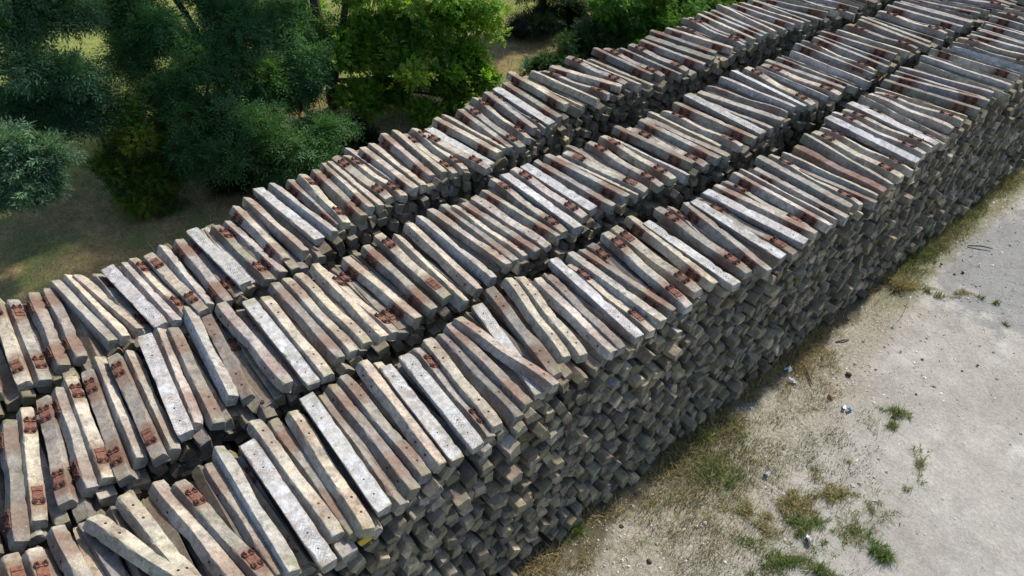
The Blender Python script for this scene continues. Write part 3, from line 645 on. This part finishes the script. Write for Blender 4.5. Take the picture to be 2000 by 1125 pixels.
weed(-4.03, 17.10, 0.5, 0.45, 0.4, 2600, 0.2, 0.25, 'orange-tan dry grass heap beside the stack foot')
weed(-3.49, 17.61, 0.6, 0.22, 0.3, 1100, 0.11, 0.55, 'low green and tan weed ridge running from the dry grass heap')
weed(-2.77, 18.17, 0.3, 0.2, 0.3, 500, 0.1, 0.3, 'low tan weed ridge end near the asphalt')
weed(-2.73, 14.84, 0.06, 0.06, 0, 50, 0.07, 1, 'tiny green seedling alone on the pale yard')
# white-headed stalk
e = empty('flowering_weed', (-3.39, 16.02, 0)); tag(e, 'tall thin weed with one pale seed head beside the orange grass', 'weed')
m = MB(); m.tube([(0, 0, -.02), (.01, .01, .2), (-.02, .02, .42), (-.03, .03, .62)], [.008, .007, .006, .004], 5); m.build('stem', M_straw, e)
m = MB(); m.prism((-.03, .03, .60), .018, .05, 7, .045); m.prism((-.03, .03, .65), .045, .06, 7, .012); m.build('seed_head', M_plastic, e)

# litter
def scrap(name, x, y, s, mat, label, cat, seed, h=.05):
    g = np.random.default_rng(seed); n = 7
    u, v = np.meshgrid(np.linspace(-1, 1, n), np.linspace(-1, 1, n), indexing='ij')
    r = 1 + g.normal(0, .10, u.shape); z = np.abs(g.normal(0, 1, u.shape))*h*.6 + h*.5*np.cos(u*2.2 + g.uniform(0, 3)) + h*.5
    a = g.uniform(0, PI); X = (u*r*s[0]*math.cos(a) - v*r*s[1]*math.sin(a)) + x; Y = (u*r*s[0]*math.sin(a) + v*r*s[1]*math.cos(a)) + y
    i = np.arange(n-1)[:, None]*n; j = np.arange(n-1)[None, :]
    top = np.stack([X, Y, z + mound(X, Y) + .014], -1).reshape(-1, 3); bot = top - np.array([0, 0, .008])
    q = np.stack([i + j, i + n + j, i + n + j + 1, i + j + 1], -1).reshape(-1, 4)
    rim = np.concatenate([np.arange(n-1), (n-1) + n*np.arange(n-1), (n*n-1) - np.arange(n-1), n*(n-1) - n*np.arange(n-1)]); rn = np.roll(rim, -1)
    side = np.stack([rim, rim + n*n, rn + n*n, rn], 1)
    o = mesh_obj(name, np.concatenate([top, bot]), [q, q[:, ::-1] + n*n, side], mat); return tag(o, label, cat)
def clod(name, x, y, s, mat, label, cat, seed):
    g = np.random.default_rng(seed); n, m_ = 9, 6; V = []
    for a in range(1, m_):
        th = PI*a/m_
        for b in range(n):
            ph = 2*PI*b/n; r = s*(1 + g.normal(0, .13)); V.append((x + r*math.sin(th)*math.cos(ph), y + r*math.sin(th)*math.sin(ph)*.8, max(-.02, s*.45 + r*math.cos(th)*.65)))
    V += [(x, y, s*1.1), (x, y, -.02)]; T_ = len(V) - 2
    q = [(a*n + b, (a+1)*n + b, (a+1)*n + (b+1) % n, a*n + (b+1) % n) for a in range(m_-2) for b in range(n)]
    t3 = [(T_, b, (b+1) % n) for b in range(n)] + [(T_+1, (m_-2)*n + (b+1) % n, (m_-2)*n + b) for b in range(n)]
    return tag(mesh_obj(name, V, [q, t3], mat), label, cat)
scrap('plastic_scrap', -2.70, 12.19, (0.075, 0.038), M_plastic, 'white half of a torn wrapper lying on the pale yard', 'litter', 1, 0.05)
scrap('plastic_scrap', -2.58, 12.23, (0.053, 0.034), M_blue, 'bright blue half of a torn wrapper lying on the pale yard', 'litter', 2, 0.05)
scrap('plastic_scrap', -1.36, 8.72, (0.083, 0.038), M_plastic, 'crumpled white scrap among yellowish green weeds', 'litter', 3, 0.07)
scrap('plastic_scrap', -2.76, 9.32, (0.045, 0.045), M_plastic, 'white scrap on the grit strip below the stack', 'litter', 4, 0.08)
scrap('plastic_scrap', -4.19, 12.13, (0.075, 0.045), M_plastic, 'pale plastic shred caught at the foot of the stack', 'litter', 7, 0.1)
scrap('plastic_scrap', -3.93, 11.94, (0.105, 0.045), M_plastic, 'long pale plastic shred lying in shade at the stack foot', 'litter', 8, 0.05)
scrap('plastic_scrap', -20.43, 17.40, (0.075, 0.12), M_blue, 'blue plastic scrap on dark turf beyond the tree-side row', 'litter', 9, 0.25)
clod('dirt_clod', -3.17, 13.17, 0.075, M_clod, 'dark round clod on the grit strip, biggest of the clods', 'clod', 1)
clod('straw_tuft', -3.06, 12.23, 0.075, M_straw, 'orange-brown dry tuft lying on the grit strip', 'straw', 2)
clod('dirt_clod', -1.33, 15.92, 0.03, M_clod, 'small black clod alone on the pale yard', 'clod', 3)
clod('dirt_clod', -3.90, 18.89, 0.045, M_clod, 'dark flat clod by the stack foot, next to a second one', 'clod', 7)
clod('dirt_clod', -3.74, 18.92, 0.04, M_clod, 'second dark flat clod by the stack foot', 'clod', 8)
clod('dirt_clod', -3.18, 19.05, 0.045, M_clod, 'brown clod in the middle of the worn asphalt', 'clod', 9)
clod('dirt_clod', -3.05, 5.93, 0.06, M_clod, 'dark clod on the grit close to the picture bottom', 'clod', 10)
clod('dirt_clod', -3.90, 6.03, 0.06, M_clod, 'dark clod at the edge of the stack shade', 'clod', 11)
m = MB(); m.tube([(-3.64, 20.34, .03), (-3.37, 20.57, .06), (-3.13, 20.74, .03)], [.02, .024, .014], 6); tag(m.build('stick', M_stick), 'dark stick lying on grey ground past the green moss', 'stick')
m = MB(); m.tube([(-3.97, 13.89, .03), (-3.86, 14.08, .06), (-3.80, 14.21, .03)], [.02, .024, .014], 6); tag(m.build('stick', M_stick), 'short dark stick at the edge of the stack shade', 'stick')
m = MB(); m.tube([(-3.57, 12.21, .03), (-3.89, 12.48, .06), (-4.25, 12.70, .03)], [.02, .024, .014], 6); tag(m.build('stick', M_stick), 'thin pale stick leaning along the stack foot', 'stick')

# ------------------------------------------------------------------ trees
def sprays(centres, radii, n, size, cols, g, leaflets=9, ll=.085, lw=.026, droop=.5, up=.15):
    """pinnate sprays spread through leaf clumps; returns verts, quads, colours"""
    w = radii[:, 0]*radii[:, 1] + radii[:, 0]*radii[:, 2]; w = w / w.sum()
    ci = g.choice(len(centres), n, p=w)
    d = g.normal(0, 1, (n, 3)); d /= np.linalg.norm(d, axis=1)[:, None]
    rr = g.random(n)**.45 * np.where(g.random(n) < .18, g.uniform(1.0, 1.65, n), 1.0)
    p = centres[ci] + d*rr[:, None]*radii[ci]
    ax = d*.8 + g.normal(0, .55, (n, 3)); ax[:, 2] -= droop*g.uniform(.2, 1.2, n) - up; ax /= np.linalg.norm(ax, axis=1)[:, None]
    side = np.cross(ax, np.array([0, 0, 1.0]) + g.normal(0, .35, (n, 3))); side /= np.linalg.norm(side, axis=1)[:, None] + 1e-6
    nor = np.cross(side, ax)
    L = size*g.uniform(.7, 1.3, n)
    Vs = []; k = leaflets
    for q in range(k):
        f = (q // 2 + .6) / (k/2); sg = 1 if q % 2 else -1
        b = p + ax*(L*f)[:, None] - np.array([0, 0, 1])*(L*f*f*.25*droop)[:, None]
        if q == k - 1: dirv = ax
        else: dirv = ax*.62 + side*sg*.85
        dirv = dirv + g.normal(0, .16, (n, 3)); dirv[:, 2] -= .22*droop; dirv /= np.linalg.norm(dirv, axis=1)[:, None]
        wv = np.cross(dirv, nor + g.normal(0, .3, (n, 3))); wv /= np.linalg.norm(wv, axis=1)[:, None] + 1e-6
        l = (ll*g.uniform(.75, 1.25, n))[:, None]; w_ = (lw*g.uniform(.8, 1.2, n))[:, None]
        m_ = b + dirv*l*.45
        Vs.append(np.stack([b, m_ + wv*w_*.5, b + dirv*l, m_ - wv*w_*.5], 1))
    V = np.stack(Vs, 1).reshape(-1, 3)
    nq = n*k
    Q = np.arange(nq*4).reshape(-1, 4)
    base = cols[ci % len(cols)] * g.uniform(.75, 1.3, (n, 1)) * g.normal(1, .05, (n, 3))
    C = np.repeat(np.column_stack([np.clip(base, .004, 1), np.ones(n)]), k*4, axis=0)
    return V, Q, C

def clumps(blobs, g, per=11, rs=(.26, .48)):
    C, Rr = [], []
    for (x, y, z, r) in blobs:
        m_ = max(5, int(per*r*r*1.1))
        d = g.normal(0, 1, (m_, 3)); d /= np.linalg.norm(d, axis=1)[:, None]
        q = np.array([x, y, z]) + d*np.clip(np.abs(g.normal(0, .62, m_)), 0, 1.5)[:, None]*r*np.array([1.1, 1.1, .72])
        C.append(q); s = g.uniform(*rs, (m_, 1))*np.array([1.15, 1.15, .7])*g.uniform(.85, 1.15, (m_, 3)); Rr.append(s)
    return np.concatenate(C), np.concatenate(Rr)

def tree(name, label, base, stems, blobs, cols, nspray, seed, mat, size=.26, leaf=(.085, .026), leaflets=9, rs=(.26, .48), per=11, droop=.5, limb=.05, twig=True, cat='tree', cut=None):
    g = np.random.default_rng(seed); e = empty(name, base); tag(e, label, cat)
    b0 = np.array(base)
    m_ = MB(); tops = []
    for st in stems:
        P_ = np.array([q[:3] for q in st]) - b0; rad = [q[3] for q in st]
        PP, RR = [P_[0]], [rad[0]]
        for a, b_, r0, r1 in zip(P_[:-1], P_[1:], rad[:-1], rad[1:]):
            for f in np.linspace(0, 1, 5)[1:]:
                PP.append(a + (b_-a)*f + (g.normal(0, .03, 3) if f < 1 else 0)); RR.append((r0 + (r1-r0)*f)*g.uniform(.93, 1.07))
        m_.tube(PP, RR, 9); tops += list(zip(PP, RR))
    bl = np.array(blobs, float); C, Rr = clumps(blobs, g, per, rs)
    TP = np.array([t[0] for t in tops]) + b0; TR = np.array([t[1] for t in tops])
    for (x, y, z, r) in blobs:                                   # a limb into every mass of foliage
        q = np.array([x, y, z]); cand = np.linalg.norm((TP - q)*np.array([1, 1, 1.0]), axis=1) + np.where(TP[:, 2] > q[2] + .2, 1.2, 0)
        i_ = int(np.argmin(cand)); a = TP[i_]; mid = (a + q)/2 + np.array([0, 0, .18]) + g.normal(0, .10, 3)
        r0 = min(TR[i_]*.6, limb*1.3)
        m_.tube(np.array([a, (a+mid)/2 + g.normal(0, .05, 3), mid, (mid+q)/2 + g.normal(0, .06, 3), q]) - b0, [r0, r0*.8, r0*.62, r0*.45, r0*.22], 6)
        if twig:
            near = np.where(np.linalg.norm(C - q, axis=1) < r*1.4)[0]
            for i2 in near[:7]:
                s0 = mid + (q-mid)*g.uniform(.2, .9)
                m_.tube(np.array([s0, (s0 + C[i2])/2 + g.normal(0, .06, 3), C[i2]]) - b0, [r0*.32, r0*.22, r0*.08], 5)
    m_.build('trunk', M_bark, e)
    V, Q, Cc = sprays(C, Rr, nspray, size, np.array(cols), g, leaflets, leaf[0], leaf[1], droop)
    mesh_obj('crown', V - b0, [Q], mat, e, attrs={'tint': ('FLOAT_COLOR', Cc)})
    return e
tree('ash_tree', 'dark green ash tree with drooping sprays and several stems behind the tree-side row', (-25.3, 7.6, 0), [[(-25.3, 7.6, -0.1, 0.24), (-25.2, 7.7, 2.2, 0.2), (-25.6, 7.6, 4.8, 0.16), (-25.4, 7.2, 8.6, 0.07)], [(-25.3, 7.7, 0.2, 0.17), (-24.8, 8.3, 2.4, 0.15), (-24.4, 8.6, 5.5, 0.11), (-24.2, 8.8, 8.4, 0.05)], [(-25.3, 7.5, 0.2, 0.15), (-25.2, 6.6, 2.4, 0.13), (-25.0, 5.8, 5.2, 0.09), (-25, 5.4, 8, 0.04)]], [(-24.0, 4.68, 3.99, 1.22), (-22.5, 5.73, 3.37, 1.22), (-21.5, 7.15, 2.61, 1.17), (-21.0, 5.22, 2.03, 1.05), (-20.5, 3.93, 1.66, 0.79), (-20.0, 5.83, 1.52, 1.06), (-19.5, 7.06, 1.0, 0.84), (-19.5, 7.88, 1.36, 0.67), (-21.5, 8.53, 2.18, 1.05), (-24.0, 7.21, 4.01, 1.37), (-22.0, 4.23, 2.83, 0.71), (-23.0, 8.75, 3.23, 1.41), (-25.0, 4.35, 4.42, 0.98), (-19.6, 4.64, 1.45, 0.55), (-19.3, 6.11, 0.81, 0.49), (-24.0, 3.82, 3.39, 0.65)], [(0.05, 0.125, 0.042), (0.066, 0.155, 0.056), (0.07, 0.145, 0.038), (0.09, 0.18, 0.078)], 28000, 11, M_leaf, size=0.42, leaf=(0.15, 0.036))
tree('ash_tree', 'added ash tree, mostly out of view, shading the trees and turf below', (-27.5, 9.5, 0), [[(-27.5, 9.5, -0.1, 0.26), (-27.3, 9.3, 4, 0.2), (-26, 8.5, 9, 0.1)]], [(-19.4, 8.8, 9.8, 1.6), (-19.4, 10.2, 10.2, 1.7), (-21.5, 10.8, 9.3, 1.9), (-24, 9.5, 10, 1.9), (-25.5, 12, 9.5, 1.8), (-20.2, 12.4, 10.4, 1.6), (-24.4, 7.5, 11.4, 1.8), (-26.5, 10, 7.5, 1.6), (-28, 8, 7.5, 1.6), (-27, 10, 10, 1.7)], [(0.05, 0.125, 0.042), (0.066, 0.155, 0.056), (0.07, 0.145, 0.038), (0.09, 0.18, 0.078)], 9000, 12, M_leaf, size=0.4, leaf=(0.13, 0.045), rs=(0.5, 0.85), per=6)  # crown added mostly out of view, shaped to shade the turf and lower boughs
tree('maple_tree', 'light green maple tree with a forked dark trunk and sunlit outer leaves', (-22.9, 9.9, 0), [[(-22.9, 9.9, -0.1, 0.22), (-23.0, 10.0, 2.0, 0.19), (-23.3, 10.0, 5.5, 0.13), (-23.0, 10.5, 8.5, 0.06)], [(-22.9, 9.95, 0.6, 0.14), (-22.6, 10.5, 2.6, 0.12), (-22.2, 11.2, 5.5, 0.08), (-22, 11.8, 8, 0.04)]], [(-22.0, 11.34, 2.87, 1.55), (-21.0, 12.66, 3.03, 1.55), (-20.7, 14.24, 3.09, 1.21), (-20.3, 13.12, 1.21, 1.14), (-20.8, 11.63, 1.08, 1.16), (-20.2, 15.14, 2.92, 0.79), (-20.8, 9.95, 1.23, 0.91), (-20.0, 14.01, 2.04, 0.79), (-19.4, 13.98, 0.98, 0.3), (-22.3, 10.56, 2.22, 1.2), (-19.6, 11.89, 0.47, 0.49), (-22.0, 12.46, 4.73, 1.59), (-21.0, 14.34, 4.59, 1.26), (-20.4, 11.96, 2.3, 1.0), (-19.2, 14.43, 1.12, 0.19), (-19.6, 13.28, 0.61, 0.42), (-23, 10.5, 7.4, 1.4)], [(0.16, 0.29, 0.036), (0.13, 0.26, 0.036), (0.22, 0.33, 0.045), (0.1, 0.2, 0.032)], 24000, 13, M_maple, size=0.22, leaf=(0.11, 0.07), leaflets=7, droop=0.3)
tree('ash_tree', 'blue-green shaded ash tree with layered drooping boughs at the near end of the tree line', (-25.5, -1.2, 0), [[(-25.5, -1.2, -0.1, 0.26), (-25.4, -1.1, 2.2, 0.22), (-24.8, -0.6, 5.2, 0.14), (-24, 0, 8.5, 0.06)]], [(-23.0, 1.43, 5.47, 0.87), (-23.5, 2.54, 5.32, 0.88), (-22.0, 1.1, 4.76, 0.58), (-22.0, 1.85, 4.23, 0.6), (-22.8, 1.31, 3.3, 0.9), (-23.0, 0.43, 3.52, 0.7), (-22.0, 2.08, 3.46, 0.5), (-23.5, 1.68, 6.36, 1.11), (-22.4, 0.67, 3.12, 0.5), (-22.0, 1.66, 3.11, 0.45), (-25.5, -1.5, 7.6, 1.7), (-23, -1.6, 9.2, 1.8), (-21, -0.4, 9.6, 1.6), (-20.3, -3, 10, 1.8), (-24.5, 2.2, 9, 1.5)], [(0.052, 0.122, 0.062), (0.072, 0.15, 0.088), (0.05, 0.115, 0.052)], 25000, 14, M_leaf, size=0.42, leaf=(0.15, 0.036))
tree('willow_shrub', 'pale silvery green shrub catching light below the blue-green boughs', (-24.2, -1.0, 0), [[(-24.2, -1.0, -0.1, 0.09), (-23.2, -0.8, 1.8, 0.06), (-21, -0.4, 3.3, 0.03)]], [(-20.1, -0.16, 3.35, 0.35), (-20.3, -0.71, 2.85, 0.26), (-20.0, 0.03, 2.85, 0.23), (-20.3, -0.25, 3.6, 0.22), (-19.9, -0.38, 2.68, 0.19), (-20.2, -0.87, 2.4, 0.19), (-20.0, -0.1, 2.42, 0.15), (-19.9, 0.41, 3.22, 0.16)], [(0.11, 0.2, 0.115), (0.14, 0.24, 0.15), (0.07, 0.14, 0.075)], 2600, 15, M_leaf, size=0.3, leaf=(0.15, 0.036), cat='shrub', rs=(0.25, 0.45), per=13)
tree('understorey_shrub', 'rounded shrub with sunlit yellow-green and shaded dark tints mixed, at the turf edge', (-21.4, 2.0, 0), [[(-21.4, 2.0, -0.1, 0.08), (-21.5, 2.0, 1.2, 0.06), (-21.7, 1.9, 2.6, 0.03)], [(-21.4, 2.0, 0, 0.06), (-21.1, 2.5, 1.1, 0.045), (-20.9, 2.9, 2.0, 0.02)]], [(-22.0, 3.04, 2.46, 0.7), (-21.6, 2.42, 1.81, 0.81), (-20.9, 2.49, 0.94, 0.79), (-21.3, 3.23, 1.55, 0.67), (-20.8, 3.05, 0.84, 0.67), (-21.6, 1.88, 1.57, 0.37), (-21.2, 1.93, 1.02, 0.5), (-20.7, 2.06, 0.57, 0.47), (-20.9, 3.9, 1.1, 0.65), (-22.0, 3.9, 1.88, 0.65), (-20.6, 2.53, 0.22, 0.35)], [(0.15, 0.21, 0.028), (0.17, 0.23, 0.03), (0.07, 0.15, 0.03), (0.05, 0.12, 0.035)], 11000, 16, M_leafb, size=0.2, leaf=(0.075, 0.04), leaflets=7, cat='shrub', rs=(0.28, 0.5), per=14)  # sunlit yellow-green and shaded dark green are put into the leaf colours
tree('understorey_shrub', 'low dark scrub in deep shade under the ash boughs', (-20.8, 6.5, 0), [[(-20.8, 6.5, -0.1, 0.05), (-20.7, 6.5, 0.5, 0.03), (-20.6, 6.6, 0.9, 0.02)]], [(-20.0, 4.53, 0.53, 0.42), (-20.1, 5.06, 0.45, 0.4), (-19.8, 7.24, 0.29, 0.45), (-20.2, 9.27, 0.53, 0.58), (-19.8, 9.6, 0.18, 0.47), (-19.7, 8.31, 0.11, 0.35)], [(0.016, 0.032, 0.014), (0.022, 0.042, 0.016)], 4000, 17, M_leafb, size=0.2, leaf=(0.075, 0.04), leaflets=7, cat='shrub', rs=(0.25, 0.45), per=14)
tree('dark_conifer', 'near-black dense tree standing between the maple and the bright shrubs', (-23.4, 20.8, 0), [[(-23.4, 20.8, -0.1, 0.2), (-23.3, 20.7, 3, 0.16), (-23.3, 20.5, 8, 0.05)]], [(-23.0, 20.53, 0.78, 1.03), (-23.6, 19.84, 0.31, 0.65), (-22.6, 21.32, -0.48, 0.85), (-22.8, 19.94, -0.52, 0.6), (-23.0, 22.42, 0.54, 0.95), (-22.2, 20.36, -0.92, 0.56), (-23.5, 20.31, 2.24, 1.34), (-23.5, 22.43, 2.22, 1.61), (-23.4, 20.6, 6, 1.5), (-23.4, 20.5, 7.8, 1.2), (-24.5, 22.5, 5.5, 1.5), (-24.5, 22.5, 7, 1.5)], [(0.016, 0.034, 0.018), (0.022, 0.046, 0.026)], 20000, 18, M_leaf, size=0.3, leaf=(0.14, 0.03))
tree('leafy_shrub', 'blue-green rounded shrub behind the tree-side row beside the dark tree', (-19.6, 19.4, 0), [[(-19.6, 19.4, -0.1, 0.07), (-19.5, 19.5, 1, 0.05), (-19.4, 19.6, 2.4, 0.02)]], [(-19.6, 20.07, 1.1, 0.95), (-19.2, 18.87, 0.67, 0.6), (-19.0, 19.99, 0.57, 0.78), (-19.0, 18.13, 0.68, 0.37), (-19.6, 21.28, 1.0, 1.04), (-19.4, 17.53, 0.61, 0.37), (-18.6, 20.64, 0.53, 0.74)], [(0.03, 0.075, 0.03), (0.045, 0.1, 0.04), (0.035, 0.085, 0.022)], 9000, 19, M_leafb, size=0.2, leaf=(0.08, 0.032), cat='shrub', rs=(0.25, 0.45), per=14)
tree('leafy_shrub', 'bright sunlit green shrub, fullest behind the tree-side row', (-19.3, 23.5, 0), [[(-19.3, 23.5, -0.1, 0.08), (-19.2, 23.5, 1.5, 0.06), (-19.2, 23.4, 3, 0.03)], [(-19.3, 23.6, 0, 0.07), (-19, 24.4, 1.4, 0.05), (-18.8, 25, 2.6, 0.02)]], [(-19.4, 22.39, 1.43, 1.39), (-18.9, 23.69, 1.03, 1.37), (-18.7, 22.25, 0.7, 0.98), (-18.6, 24.36, 0.96, 1.14), (-19.8, 21.64, 2.03, 1.26), (-19.6, 23.7, 2.34, 1.76), (-18.8, 25.13, 1.48, 1.25), (-20.5, 22.04, 2.05, 1.17)], [(0.1, 0.23, 0.03), (0.13, 0.26, 0.034), (0.075, 0.18, 0.04), (0.16, 0.28, 0.04)], 20000, 20, M_leafb, size=0.22, leaf=(0.085, 0.04), cat='shrub', rs=(0.28, 0.5), per=13)
tree('leafy_shrub', 'bright green shrub just showing over the far sleepers at the picture top', (-18.6, 29.5, 0), [[(-18.6, 29.5, -0.1, 0.06), (-18.5, 29.5, 1.4, 0.04), (-18.4, 29.6, 2.6, 0.02)]], [(-18.4, 26.24, 1.33, 0.79), (-18.3, 27.29, 1.56, 1.03), (-18.0, 25.51, 0.96, 0.54), (-18.0, 28.3, 1.75, 0.92), (-18.8, 26.98, 2.26, 1.33)], [(0.1, 0.23, 0.03), (0.13, 0.26, 0.034), (0.075, 0.18, 0.04), (0.16, 0.28, 0.04)], 10000, 21, M_leafb, size=0.22, leaf=(0.085, 0.04), cat='shrub', rs=(0.28, 0.5), per=13)

# ------------------------------------------------------------------ light, sky, camera
SUN = Vector((-.17, 1.02, 1.0)).normalized()
sl = bpy.data.lights.new('sun', 'SUN'); sl.energy = 4.3; sl.angle = R(2.5); sl.color = (1.0, .93, .82)
so = bpy.data.objects.new('sun', sl); so.rotation_euler = SUN.to_track_quat('Z', 'Y').to_euler(); so.location = (0, 0, 30); col.objects.link(so)
w = bpy.data.worlds.new('World'); scn.world = w; w.use_nodes = True
nt = w.node_tree; nt.nodes.clear()
sky = nt.nodes.new('ShaderNodeTexSky'); sky.sky_type = 'NISHITA'; sky.sun_disc = False
sky.sun_elevation = math.asin(SUN.z); sky.sun_rotation = math.atan2(SUN.x, SUN.y); sky.air_density = 1.0; sky.dust_density = 1.2
bg = nt.nodes.new('ShaderNodeBackground'); bg.inputs[1].default_value = .15
out = nt.nodes.new('ShaderNodeOutputWorld'); nt.links.new(sky.outputs[0], bg.inputs[0]); nt.links.new(bg.outputs[0], out.inputs[0])
cam = bpy.data.cameras.new('camera'); cam.sensor_width = 36; cam.lens = 36*1348.67/2000; cam.clip_end = 600
co = bpy.data.objects.new('camera', cam); co.location = (0, 0, 13.1); co.rotation_euler = (PI/2 - .75649, 0, .8867); col.objects.link(co)
scn.camera = co
scn.view_settings.view_transform = 'Standard'; scn.view_settings.look = 'None'; scn.view_settings.exposure = 0.58; scn.view_settings.gamma = 1
scn.cycles.max_bounces = 6; scn.cycles.diffuse_bounces = 3; scn.cycles.transmission_bounces = 3; scn.cycles.use_denoising = True
